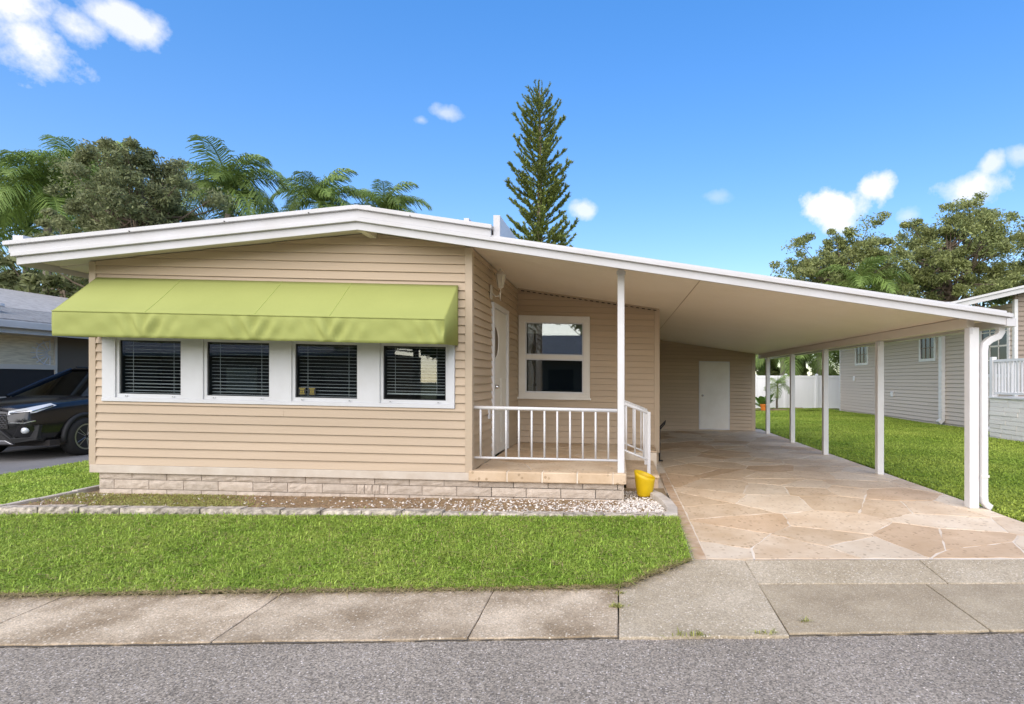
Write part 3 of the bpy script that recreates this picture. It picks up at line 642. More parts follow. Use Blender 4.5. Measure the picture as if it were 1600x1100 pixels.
# --- porch post and railings
pp = box('porch_post', 'white_paint', home, -.008, .074, 6.80, 6.88, PT-.002, cz(.03)-.003, bevel=.008)
box('post_plate', 'white_metal', pp, -.02, .086, 6.79, 6.802, cz(.03)-.07, cz(.03)-.03)
def railing(name, pts, n, zb0, zt0, zb1, zt1, rad=.012):
    (x0, y0), (x1, y1) = pts
    r = MB().tube([(x0, y0, zt0), (x1, y1, zt1)], .022, 8).build(name, 'white_paint', home, smooth=True)
    MB().tube([(x0, y0, zb0), (x1, y1, zb1)], .014, 8).build('bottom_rail', 'white_paint', r, smooth=True)
    for k in range(n):
        t = (k+.5)/n if n < 6 else (.075 + k*.1518)/(x1-x0)
        x, y = x0+(x1-x0)*t, y0+(y1-y0)*t
        MB().tube([(x, y, zb0+(zb1-zb0)*t), (x, y, zt0+(zt1-zt0)*t)], rad, 8).build('baluster', 'white_paint', r, smooth=True)
    return r
railing('porch_railing', ((XC+.004, 6.84), (-.008, 6.84)), 11, .675, 1.268, .675, 1.268)
for y in (7.68, 8.55):
    r = railing('step_railing', ((PX1-.03, y), (.395, y)), 3, .71, 1.33, .575, 1.205)
    box('newel', 'white_paint', r, .385, .43, y-.022, y+.022, .386, 1.215, bevel=.006)
    if y > 8: box('newel', 'white_paint', r, PX1-.05, PX1-.005, y-.022, y+.022, PT, 1.36, bevel=.006)

# --- awning over the window band (hangs on the wall: a thing of its own)
aw = thing('window_awning', (-4.0, FY, 2.0), 'lime green fabric awning stretched over the row of front windows', 'awning')
AX0, AX1, AZ1, AZ0, AP, AB = -6.10, -1.872, 2.70, 2.245, .535, 1.975
nxa = 170; ra = random.Random(2)
def cloth(parent, name, m):
    vs = []; fs = []; rows = 10
    for j in range(rows+1):
        t = j/rows
        for i in range(nxa+1):
            x = AX0 + (AX1-AX0)*i/nxa
            sag = .012*math.sin(math.pi*t)*(0.6+.4*math.sin(x*2.2)) 
            vs.append((x, FY-.03-AP*t, AZ1-(AZ1-AZ0)*t - sag))
    vr = 8; b0 = rows*(nxa+1)
    for j in range(1, vr+1):
        t = j/vr
        for i in range(nxa+1):
            x = AX0 + (AX1-AX0)*i/nxa
            f = 0
            for sx in (AX0+.99, AX0+2.17, AX0+2.98, AX1-.02):
                d = (x-sx); f += .045*math.exp(-(abs(d)/.22)**1.3)*math.sin(abs(d)*38 + t*5)
            f += .007*math.sin(x*13+t*5) + .005*math.sin(x*27-t*6) + .004*math.sin(x*9-t*4)
            vs.append((x, FY-.03-AP+.004*t + f*.75*math.sin(math.pi*min(1, t*.97)) - .004, AZ0-(AZ0-AB)*t + .0015*math.sin(x*5)*t))
    tot = rows+vr; n = nxa+1
    fs = [(j*n+i, j*n+i+1, (j+1)*n+i+1, (j+1)*n+i) for j in range(tot) for i in range(nxa)]
    o = MB().add(vs, fs).build(name, m, parent, smooth=True)
    s = o.modifiers.new('thick', 'SOLIDIFY'); s.thickness = .004
    return o
cloth(aw, 'awning_cover', 'awning_cloth')
for X0, sg in ((AX0, -1), (AX1, 1)):
    vs = []; n = 9
    side = MB()
    top = [(X0, FY-.03-AP*t, AZ1-(AZ1-AZ0)*t) for t in [i/n for i in range(n+1)]]
    bot = [(X0+sg*.004*math.sin(i*1.9), FY-.03-AP*i/n, AB + .02*(1-i/n)) for i in range(n+1)]
    side.add(top+bot, [(i, i+1, n+2+i, n+1+i) for i in range(n)])
    so = side.build('awning_side', 'awning_cloth', aw, smooth=True); s = so.modifiers.new('thick', 'SOLIDIFY'); s.thickness = .004
for sx in (AX0+.99, AX0+2.17, AX0+2.98):
    MB().tube([(sx, FY-.03-AP*t, AZ1-(AZ1-AZ0)*t+.001-.012*math.sin(math.pi*t)*(0.6+.4*math.sin(sx*2.2))) for t in [i/10 for i in range(11)]], .0035, 5).build('seam', 'seam', aw)
MB().tube([(AX0, FY-.034-AP, AZ0), (AX1, FY-.034-AP, AZ0)], .006, 6).build('front_hem', 'awning_cloth', aw)
fb = MB().tube([(AX0+.02, FY-.02, AZ1-.02), (AX1-.02, FY-.02, AZ1-.02)], .014, 6)
for X0 in (AX0+.02, AX1-.02): fb.tube([(X0, FY-.02, AB+.15), (X0, FY-.03-AP+.02, AZ0-.02)], .012, 6)
fb.tube([(AX0+.02, FY-.03-AP+.02, AZ0-.02), (AX1-.02, FY-.03-AP+.02, AZ0-.02)], .012, 6).build('frame', 'white_metal', aw)

# --- wall lantern
_v = MB.build
def _lb(self, *p, **k):
    self.v = [(XC+(v[0]-XC)*.78, 7.74+(v[1]-7.72)*.78, 2.66+(v[2]-2.52)*.74) for v in self.v]; return _v(self, *p, **k)
MB.build = _lb
lt = thing('wall_lantern', (XC, 7.25, 2.6), 'off-white coach lantern on the side wall above the front door', 'lamp')
ly = 7.72; lx = XC+.0
MB().prism([(lx, ly-.06, 2.55), (lx, ly+.06, 2.55), (lx, ly+.07, 2.68), (lx, ly+.05, 2.80), (lx, ly-.05, 2.80), (lx, ly-.07, 2.68)], (.022, 0, 0)).build('back_plate', 'antique_white', lt, bevel=.005)
MB().tube([(lx+.02, ly, 2.66), (lx+.08, ly, 2.60), (lx+.15, ly, 2.61), (lx+.17, ly, 2.68), (lx+.17, ly, 2.74)], .012, 8).build('arm', 'antique_white', lt, smooth=True)
MB().lathe([(.012, .74), (.05, .76), (.055, .78)], (lx+.17, ly, 2), 6).build('cup', 'antique_white', lt)
MB().lathe([(.045, .78), (.082, .98)], (lx+.17, ly, 2), 6).build('shade', 'frosted', lt)
cg = MB()
for k in range(6):
    q = math.pi*k/3; cg.tube([(lx+.17+.05*math.cos(q), ly+.05*math.sin(q), 2.78), (lx+.17+.088*math.cos(q), ly+.088*math.sin(q), 2.985)], .006, 5)
cg.build('cage', 'antique_white', lt)
MB().lathe([(.10, .98), (.095, 1.0), (.05, 1.05), (.015, 1.075), (.02, 1.10), (.004, 1.12)], (lx+.17, ly, 2), 6).build('cap', 'antique_white', lt)
MB().tube([(lx+.17, ly, 2.74), (lx+.17, ly, 2.66), (lx+.16, ly, 2.60), (lx+.168, ly, 2.52)], [.012, .01, .012, .004], 8).build('finial', 'antique_white', lt, smooth=True)
MB.build = _v
SHEAR[0] = 0.0

# ------------------------------------------------------------ planting bed, kerb blocks
def bed_z(x, y):
    t = (y-5.85)/.95; a = lerp(.275, .205, (x+6.2)/6.6); b = lerp(.262, .165, (x+6.2)/6.6)
    return lerp(a, b, t) + .008*math.sin(x*5+y*3)*math.sin(y*7)
sheet('planting_bed', 'soil', lin(-6.34, .60, 60), lin(5.84, 7.6, 14), bed_z)
kerb = thing('bed_kerb', (-2.9, 5.8, .2), 'low grey split-face block kerb between the lawn and the planting bed', 'kerb')
x = -6.62; k = 0; rk = random.Random(9)
def ktop(x): return lerp(.335, .262, (x+6.2)/6.7)
while x < .43:
    x1 = min(x+.405, .44); zt = ktop((x+x1)/2) - (rk.uniform(0, .012)) - (.012 if x > -2 else 0)
    rough_block('kerb_block', 'kerb_block', kerb, x+.004, x1-.006, 5.765+rk.uniform(-.012, .012), .10+rk.uniform(0, .02), zt-.17, zt, rk, .022, 9, 5)
    x = x1
for k in range(4):
    y0 = 5.90+k*.42
    MB().prism([(-6.40, y0, .16), (-6.33, y0, .16), (-6.33, y0+.412, .16), (-6.40, y0+.412, .16)], (0, 0, .145-.006*(k % 2))).build('kerb_length', 'kerb_smooth', kerb, bevel=.008)
pts = [(.47, 5.77), (.60, 5.80), (.63, 6.15), (.60, 6.55), (.52, 6.95), (.40, 7.25), (.36, 7.56)]
inn = [(.45, 5.88), (.50, 5.91), (.515, 6.15), (.49, 6.5), (.42, 6.85), (.31, 7.18), (.27, 7.54)]
for i in range(len(pts)-1):
    (a, b), (c, d) = pts[i], pts[i+1]; (e, f), (g, h) = inn[i], inn[i+1]
    MB().prism([(a, b, .08), (c, d-.005, .08), (g, h-.005, .08), (e, f, .08)], (0, 0, .172-.004*i)).build('kerb_length', 'kerb_smooth', kerb, bevel=.008)

# yellow planter
pot = MB(); vs = []; n = 28; rows = [(0, .085, 0), (.02, .094, 0), (.12, .112, .25), (.22, .124, .8), (.262, .129, 1)]
cx, cy, cz0 = .322, 7.02, .185
for h, r, tl in rows:
    for j in range(n):
        q = 2*math.pi*j/n; dx, dy = math.cos(q), math.sin(q)
        vs.append((cx+r*dx, cy+r*dy, cz0+h - tl*(.045*dx - .012*dy)))
for h, r, tl in ((.262, .120, 1), (.22, .115, .8), (.06, .092, .1)):
    for j in range(n):
        q = 2*math.pi*j/n; dx, dy = math.cos(q), math.sin(q); vs.append((cx+r*dx, cy+r*dy, cz0+h - tl*(.045*dx-.012*dy)))
k = 8; fs = [(i*n+j, i*n+(j+1) % n, (i+1)*n+(j+1) % n, (i+1)*n+j) for i in range(k-1) for j in range(n)] + [tuple(range(n)), tuple(range((k-1)*n, k*n))]
tag(pot.add(vs, fs).build('planter', 'yellow_pot', smooth=True), 'empty bright yellow plastic planter with slanted rim on the white gravel', 'planter')
# dark handle peeking round the far corner of the porch wall
hr = thing('metal_stand', (.80, 10.4, .135), 'small black metal stand low behind the porch wall corner', 'stand')
MB().tube([(.72, 10.3, .72), (.79, 10.32, .80), (.85, 10.33, .86), (.83, 10.33, .80), (.74, 10.32, .70)], .014, 6).build('handle', 'black_metal', hr)
MB().tube([(.74, 10.33, .135), (.74, 10.33, .74)], .016, 6).build('leg', 'black_metal', hr)
MB().box(.72, .80, 10.30, 10.42, .135, .15).build('foot', 'black_metal', hr)

# ------------------------------------------------------------ neighbour on the right
nb = thing('neighbour_house', (10.6, 18, .1), 'taupe lap-sided house with white trim and raised porch beyond the right lawn', 'house')
NX = 10.4; NY0, NY1 = 15.1, 27
nwall = MB().box(NX, NX+8, NY0, NY1, .1, 3.62).build('wall', 'taupe', nb)
wins = [(18.9, 19.75, 2.30, 3.02), (24.0, 25.1, 2.30, 3.02), (15.35, 16.45, 1.75, 3.30)]
siding(nwall, lambda u, z, d: (NX-d, u, z), NY0+.06, NY1-.02, .22, 3.6, .127, [(a-.09, b+.09, c-.09, d+.09) for a, b, c, d in wins], m='taupe', proud=.034, seams=.2, lap=.013)
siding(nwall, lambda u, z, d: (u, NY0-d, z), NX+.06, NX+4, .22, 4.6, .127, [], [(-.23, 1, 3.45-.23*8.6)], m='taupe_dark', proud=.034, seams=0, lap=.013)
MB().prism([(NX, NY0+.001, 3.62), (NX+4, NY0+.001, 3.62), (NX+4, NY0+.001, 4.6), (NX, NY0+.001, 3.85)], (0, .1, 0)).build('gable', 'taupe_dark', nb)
box('corner_trim', 'white_paint', nwall, NX-.03, NX+.06, NY0-.03, NY0+.06, .1, 3.7); box('corner_trim', 'white_paint', nwall, NX-.03, NX+.02, NY1-.1, NY1, .1, 3.6)
for a, b, c, d in wins:
    f = MB().box(NX-.05, NX+.02, a-.09, b+.09, c-.09, c).box(NX-.05, NX+.02, a-.09, b+.09, d, d+.09).box(NX-.05, NX+.02, a-.09, a, c, d).box(NX-.05, NX+.02, b, b+.09, c, d)
    w = f.build('window', 'white_paint', nwall)
    box('pane', 'car_glass', w, NX-.012, NX-.008, a, b, c, d)
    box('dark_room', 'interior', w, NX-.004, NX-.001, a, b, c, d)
    mu = MB(); nvv = 3; nh = 2 if d-c < 1 else 4
    for i in range(1, nvv): y = a+(b-a)*i/nvv; mu.box(NX-.03, NX-.014, y-.012, y+.012, c, d)
    for i in range(1, nh): z = c+(d-c)*i/nh; mu.box(NX-.03, NX-.014, a, b, z-.012-(.02 if i*2 == nh and nh > 2 else 0), z+.012)
    mu.build('muntins', 'off_white' if nh == 4 else 'taupe_dark', w)
for y, z in ((21.8, .95), (25.3, 1.55)): box('vent_cover', 'white_paint', nwall, NX-.06, NX-.021, y-.1, y+.1, z, z+.2, bevel=.01)
dn = rect_path(MB(), [(0, 0, 3.5), (0, 0, .45), (0, 0, .32), (-.12, 0, .22)], .06, .09); dn.v = [(NX-.09+v[0], 18.35+v[1], v[2]) for v in dn.v]; dn.build('downspout', 'white_paint', nb)
dn = rect_path(MB(), [(0, 0, 1.2), (0, 0, .45), (0, 0, .32), (-.22, 0, .2)], .05, .07); dn.v = [(NX-.09+v[0], 15.75+v[1], v[2]) for v in dn.v]; dn.build('downspout', 'white_paint', nb)
nr = MB().prism([(8.55, 14.8, 3.44), (16, 14.8, 5.15), (16, 14.8, 5.25), (8.55, 14.8, 3.54)], (0, 13, 0)).build('roof', 'shingle', nb)
MB().prism([(8.5, 14.74, 3.40), (16, 14.74, 5.125), (16, 14.74, 5.24), (8.5, 14.74, 3.515)], (0, .058, 0)).build('fascia', 'white_metal', nr)
MB().prism([(8.46, 14.70, 3.515), (16, 14.70, 5.24), (16, 14.70, 5.30), (8.46, 14.70, 3.575)], (0, .1, 0)).build('fascia_lip', 'white_metal', nr)
MB().box(8.44, 8.545, 14.80, 27.8, 3.40, 3.55).build('gutter', 'white_metal', nr)
MB().prism([(8.56, 14.82, 3.437), (NX, 14.82, 3.437+.23*(NX-8.56)), (NX, 14.82, 3.427+.23*(NX-8.56)), (8.56, 14.82, 3.427)], (0, 12.8, 0)).build('soffit', 'soffit', nr)
MB().box(8.75, 9.2, 15.7, 16.1, 3.58, 3.72).build('roof_vent', 'white_metal', nr, bevel=.02)
# its raised porch: white stone base, rail
base = MB().box(9.27, NX-.03, 11.5, 14.35, .05, 1.14).build('porch_base', 'white_stone', nb)
rr = random.Random(8)
for r in range(10):
    z0 = .09+r*.105; y = 14.35
    while y > 11.6:
        ln = rr.uniform(.35, .7); y0 = max(y-ln, 11.5)
        MB().box(9.27-rr.uniform(.008, .028), 9.272, y0+.008, y-.004, z0+.006, z0+.10).build('stone', 'white_stone', base); y = y0
box('porch_cap', 'white_paint', base, 9.22, NX-.04, 11.5, 14.4, 1.14, 1.18)
rl = MB().box(9.27, 9.34, 11.6, 14.35, 2.03, 2.09).box(9.28, 9.33, 11.6, 14.35, 1.24, 1.29).build('porch_rail', 'white_paint', nb)
for k in range(22): y = 14.2-k*.115; box('baluster', 'white_paint', rl, 9.285, 9.325, y-.018, y+.018, 1.29, 2.03)
for y in (14.30, 13.0): box('rail_post', 'white_paint', rl, 9.25, 9.36, y-.055, y+.055, 1.18, 2.16)
rl2 = MB().box(9.36, NX-.05, 14.26, 14.33, 2.03, 2.09).box(9.36, NX-.05, 14.27, 14.32, 1.24, 1.29).build('porch_rail', 'white_paint', nb)
for k in range(8): x = 9.45+k*.115; box('baluster', 'white_paint', rl2, x-.018, x+.018, 14.275, 14.315, 1.29, 2.03)

# ------------------------------------------------------------ white fence, shrubs at the back
fence = thing('vinyl_fence', (9.2, 29, .1), 'white vinyl privacy fence across the back of the right lawn', 'fence')
fx = [6.9, 8.45, 10.0, 11.55, 13.1]
for a, b in zip(fx, fx[1:]):
    n = 10
    for k in range(n):
        x0 = a+.06+(b-a-.12)*k/n; box('fence_board', 'fence_white', fence, x0+.002, x0+(b-a-.12)/n-.002, 29.02, 29.05, .20, 1.68)
    box('rail', 'fence_white', fence, a+.06, b-.06, 29.0, 29.07, 1.68, 1.80); box('rail', 'fence_white', fence, a+.06, b-.06, 29.0, 29.07, .10, .20)
for x in fx:
    p = box('fence_post', 'fence_white', fence, x-.06, x+.06, 28.97, 29.09, .05, 1.84)
    MB().add([(x-.075, 28.955, 1.84), (x+.075, 28.955, 1.84), (x+.075, 29.105, 1.84), (x-.075, 29.105, 1.84), (x, 29.03, 1.90)], [(0, 1, 4), (1, 2, 4), (2, 3, 4), (3, 0, 4), (0, 3, 2, 1)]).build('cap', 'fence_white', p)
sheet('mulch', 'soil', lin(5.4, 9.2, 8), lin(26.2, 28.8, 6), lambda x, y: .17+.05*math.sin(x*2.3)*math.sin(y*2))

# ------------------------------------------------------------ neighbour on the left
ln_ = thing('brown_bungalow', (-13, 12, .2), 'dark brown bungalow with grey shingle roof and white gutter at the left edge', 'house')
BX = -12.6
bwl = MB().box(BX-6, BX, 8.0, 19, .2, 2.75).build('wall', 'brown_wall', ln_)
pwn = MB()
def leftpanel(y0, y1, z0, z1, m, parent):
    f = MB().box(BX-.01, BX+.04, y0-.05, y0, z0-.05, z1+.05).box(BX-.01, BX+.04, y1, y1+.05, z0-.05, z1+.05).box(BX-.01, BX+.04, y0, y1, z1, z1+.05).box(BX-.01, BX+.04, y0, y1, z0-.05, z0)
    w = f.build('window', 'antique_white', parent); box('pane', m, w, BX+.002, BX+.012, y0, y1, z0, z1); return w
w1 = leftpanel(11.0, 12.85, 1.92, 2.52, 'cream_panel', bwl)
wheel = MB(); wc = (12.75, 2.18)
for k in range(9):
    q = math.pi/2 + math.pi*k/8; wheel.tube([(BX+.02, wc[0]+.06*math.cos(q), wc[1]+.06*math.sin(q)), (BX+.02, wc[0]+.42*math.cos(q), wc[1]+.30*math.sin(q))], .012, 5)
wheel.tube([(BX+.02, wc[0]+.3*math.cos(q), wc[1]+.26*math.sin(q)) for q in [math.pi/2+math.pi*i/12 for i in range(13)]], .014, 5)
wheel.build('wheel_tracery', 'white_paint', w1)
w2 = leftpanel(11.0, 12.85, 1.25, 1.82, 'interior', bwl)
lr = MB().prism([(BX+.62, 7.4, 2.78), (BX-6, 7.4, 4.35), (BX-6, 7.4, 4.27), (BX+.62, 7.4, 2.70)], (0, 12.2, 0)).build('roof', 'shingle', ln_)
for k in range(14):           # shingle courses
    t0 = k*.14; x0 = BX+.60-t0; z = lambda x: 2.785+(BX+.62-x)*.237
    MB().prism([(x0, 7.42, z(x0)), (x0-.145, 7.42, z(x0-.145)), (x0-.145, 7.42, z(x0-.145)+.004), (x0, 7.42, z(x0)+.014)], (0, 12.1, 0)).build('shingle_course', 'shingle', lr)
MB().box(BX+.60, BX+.72, 7.4, 19.6, 2.62, 2.76).build('gutter', 'white_metal', lr, bevel=.01)
MB().box(BX+.56, BX+.60, 7.4, 19.6, 2.52, 2.70).build('fascia', 'white_metal', lr)
MB().box(BX, BX+.56, 7.4, 19.6, 2.60, 2.62).build('soffit', 'soffit', lr)
vv = MB().lathe([(.13, 0), (.13, .14), (.2, .15), (.19, .2), (.05, .24)], (BX-.35, 11.9, 2.98), 12).build('roof_vent', 'white_metal', lr, smooth=False)

# ------------------------------------------------------------ black SUV on the neighbour's driveway
def make_suv():
    ox, oy, oz = -10.85, 9.78, .20
    t = thing('parked_suv', (ox, oy+2.3, oz), 'black SUV parked nose out beside the brown bungalow', 'car')
    # lofted body: stations along the length (0 = nose), outline from sill to shoulder to centre
    st = [(.0, .70, .42, .80, .86), (.06, .80, .36, .86, .93), (.25, .885, .32, .93, .985), (.6, .915, .30, .985, 1.03), (1.0, .925, .30, 1.02, 1.07), (1.35, .925, .30, 1.05, 1.10), (2.2, .925, .30, 1.06, 1.10), (3.4, .925, .30, 1.07, 1.10), (4.3, .90, .34, 1.06, 1.10), (4.55, .82, .42, 1.0, 1.05)]
    vs = []; prof = lambda hw, zl, zs, zc: [(-hw*.93, zl), (-hw, zl+.18), (-hw, zs-.12), (-hw*.95, zs), (-hw*.6, zc), (0, zc+.012), (hw*.6, zc), (hw*.95, zs), (hw, zs-.12), (hw, zl+.18), (hw*.93, zl)]
    for y, hw, zl, zs, zc in st:
        for x, z in prof(hw, zl, zs, zc): vs.append((ox+x, oy+y, oz+z))
    n = 11; fs = [(i*n+j, i*n+j+1, (i+1)*n+j+1, (i+1)*n+j) for i in range(len(st)-1) for j in range(n-1)] + [tuple(range(n)), tuple(range(len(st)*n-1, (len(st)-1)*n-1, -1))]
    fs += [(i*n, (i+1)*n, (i+1)*n+n-1, i*n+n-1) for i in range(len(st)-1)]
    MB().add(vs, fs).build('body', 'car_paint', t, smooth=True, bevel=.02)
    # cabin: glass band with pillars, roof
    gl = [(1.22, .80, 1.07, .80, 1.08), (2.35, .80, 1.07, .66, 1.60), (2.7, .80, 1.07, .66, 1.63), (4.0, .80, 1.07, .64, 1.58), (4.45, .76, 1.05, .66, 1.10)]
    vs = []
    for y, hb, zb_, ht, zt_ in gl: vs += [(ox-hb, oy+y, oz+zb_), (ox-ht, oy+y, oz+zt_), (ox+ht, oy+y, oz+zt_), (ox+hb, oy+y, oz+zb_)]
    fs = [(i*4+j, i*4+j+1, i*4+5+j, i*4+4+j) for i in range(4) for j in range(3)] + [(0, 1, 2, 3), (19, 18, 17, 16)]
    cab = MB().add(vs, fs).build('windows', 'car_glass', t)
    inn = MB().box(ox-.6, ox+.6, oy+2.4, oy+4.0, oz+1.0, oz+1.4).build('cabin_interior', 'interior', cab)
    rf_ = MB().prism([(ox-.68, oy+2.32, oz+1.60), (ox-.60, oy+2.32, oz+1.635), (ox+.60, oy+2.32, oz+1.635), (ox+.68, oy+2.32, oz+1.60)], (0, 1.75, .015)).build('roof', 'car_paint', t, bevel=.015)
    for s in (-1, 1):
        MB().tube([(ox+s*.80, oy+1.20, oz+1.08), (ox+s*.735, oy+1.78, oz+1.36), (ox+s*.665, oy+2.35, oz+1.61)], .035, 6).build('pillar', 'car_paint', t)
        MB().tube([(ox+s*.80, oy+3.0, oz+1.07), (ox+s*.66, oy+3.05, oz+1.62)], .04, 6).build('pillar', 'car_paint', t)
        MB().tube([(ox+s*.70, oy+2.5, oz+1.665), (ox+s*.68, oy+3.9, oz+1.64)], .016, 6).build('roof_rail', 'black_metal', t)
        m = MB().box(ox+s*.93-.1, ox+s*.93+.1, oy+1.75, oy+1.9, oz+1.08, oz+1.24).build('mirror', 'car_paint', t, bevel=.04)
        # headlamp: swept-back blade with bright strip
        h = MB().add([(ox+s*.50, oy-.01, oz+.80), (ox+s*.84, oy+.10, oz+.83), (ox+s*.905, oy+.42, oz+.945), (ox+s*.86, oy+.36, oz+.985), (ox+s*.74, oy+.06, oz+.915), (ox+s*.50, oy+.0, oz+.865),
                      (ox+s*.50, oy+.12, oz+.80), (ox+s*.80, oy+.22, oz+.83), (ox+s*.85, oy+.46, oz+.945), (ox+s*.82, oy+.4, oz+.985), (ox+s*.7, oy+.2, oz+.915), (ox+s*.50, oy+.12, oz+.865)],
                     [(0, 1, 2, 3, 4, 5), (6, 11, 10, 9, 8, 7)] + [(i, i+6, (i+1) % 6+6, (i+1) % 6) for i in range(6)]).build('headlight', 'lamp_lens', t)
        MB().tube([(ox+s*.54, oy-.02, oz+.825), (ox+s*.82, oy+.08, oz+.855), (ox+s*.90, oy+.36, oz+.945)], .012, 6).build('chrome_strip', 'chrome', h)
        fo = MB().lathe([(.001, -.03), (.05, -.02), (.055, .05)], (ox+s*.74, oy+.03, oz+.53), 12, 'y').build('fog_lamp', 'lamp_lens', t, smooth=True)
        MB().prism([(ox+s*.55, oy-.01, oz+.40), (ox+s*.86, oy+.12, oz+.42), (ox+s*.88, oy+.14, oz+.62), (ox+s*.66, oy-.0, oz+.60)], (0, .06, 0)).build('fog_surround', 'car_plastic', t)
        MB().tube([(ox+s*.52, oy-.03, oz+.66), (ox+s*.74, oy+.01, oz+.655), (ox+s*.86, oy+.10, oz+.69)], .012, 6).build('chrome_strip', 'chrome', t)
        MB().prism([(ox+s*.30, oy-.05, oz+.30), (ox+s*.60, oy-.04, oz+.32), (ox+s*.86, oy+.12, oz+.36), (ox+s*.86, oy+.12, oz+.42), (ox+s*.58, oy-.05, oz+.40), (ox+s*.40, oy-.055, oz+.55), (ox+s*.33, oy-.05, oz+.55)], (0, .08, 0)).build('bumper_blade', 'car_plastic', t, bevel=.01)
        for wy in (.93, 3.62):
            c = (ox+s*.86, oy+wy, oz+.345)
            tyre = MB().lathe([(.22, -.11), (.32, -.115), (.345, -.08), (.347, 0), (.345, .08), (.32, .115), (.22, .11)], c, 32, 'x').build('wheel', 'tyre', t, smooth=True)
            rim = MB()
            rim.lathe([(.225, .09*s), (.24, .112*s), (.215, .112*s), (.2, .06*s)], c, 28, 'x'); rim.lathe([(.001, .10*s), (.045, .10*s), (.05, .06*s)], c, 12, 'x')
            for k in range(5):
                for dd in (-.09, .09):
                    q = 2*math.pi*k/5; rim.tube([(c[0]+s*.098, c[1]+.03*math.cos(q+dd*3), c[2]+.03*math.sin(q+dd*3)), (c[0]+s*.10, c[1]+.22*math.cos(q+dd*1.8), c[2]+.22*math.sin(q+dd*1.8))], [.016, .013], 5)
            rim.build('rim', 'alloy', tyre)
            MB().lathe([(.001, .05*s), (.21, .05*s)], c, 24, 'x').build('brake_disc', 'car_plastic', tyre)
            # arch cladding
            ar = MB(); arc_ = [R(-8)+R(196)*i/14 for i in range(15)]
            ar.tube([(ox+s*.928, c[1]+.41*math.cos(q), c[2]+.41*math.sin(q)) for q in arc_], .04, 6).build('arch_cladding', 'car_plastic', t, smooth=True)
            MB().prism([(ox+s*.905, c[1]+.39*math.cos(q), c[2]+.39*math.sin(q)) for q in arc_], (s*.022, 0, 0)).build('wheel_well', 'dark_gap', t)
    g = MB().prism([(ox-.50, oy-.015, oz+.56), (ox+.50, oy-.015, oz+.56), (ox+.46, oy-.0, oz+.82), (ox-.46, oy-.0, oz+.82)], (0, .08, 0)).build('grille', 'black_metal', t)
    gb = MB()
    for r in range(6):
        z = oz+.59+r*.038
        for k in range(13): x = ox-.44+k*.068+(.034 if r % 2 else 0); gb.tube([(x, oy-.02, z), (x+.034, oy-.028, z+.016), (x+.068, oy-.02, z)], .006, 4)
    gb.build('mesh', 'alloy', g)
    MB().lathe([(.05, -.02), (.055, 0)], (ox, oy-.02, oz+.78), 16, 'y').build('badge', 'chrome', g)
    MB().prism([(ox-.62, oy-.05, oz+.30), (ox+.62, oy-.05, oz+.30), (ox+.5, oy-.06, oz+.37), (ox-.5, oy-.06, oz+.37)], (0, .06, 0)).build('skid_plate', 'alloy', t, bevel=.01)
    MB().box(ox-.9, ox+.9, oy+.3, oy+4.3, oz+.24, oz+.34).build('underbody', 'dark_gap', t)
    return t
suv = make_suv()

# ------------------------------------------------------------ vegetation
def leaf_cloud(cl, n, size, rnd, flat=0.0):
    """quads spread through ellipsoidal clumps: cl = list of (centre, radii); returns verts, faces"""
    cl = [(np.array(c), np.array(r)) for c, r in cl]
    k = len(cl); idx = rnd.integers(0, k, n)
    C = np.array([c for c, r in cl])[idx]; Rr = np.array([r for c, r in cl])[idx]
    d = rnd.normal(size=(n, 3)); d /= np.linalg.norm(d, axis=1)[:, None]
    rad = rnd.random(n)[:, None] ** 0.5
    P = C + d*Rr*rad
    a = rnd.normal(size=(n, 3)); a[:, 2] *= (1-flat); a /= np.linalg.norm(a, axis=1)[:, None]
    b = rnd.normal(size=(n, 3)); b -= a*np.sum(a*b, axis=1)[:, None]; b /= np.linalg.norm(b, axis=1)[:, None]
    s = (size*(0.6+0.8*rnd.random(n)))[:, None]
    V = np.stack([P-a*s, P-b*s*.38, P+a*s, P+b*s*.38], 1).reshape(-1, 3)
    return V, np.arange(n*4).reshape(-1, 4)
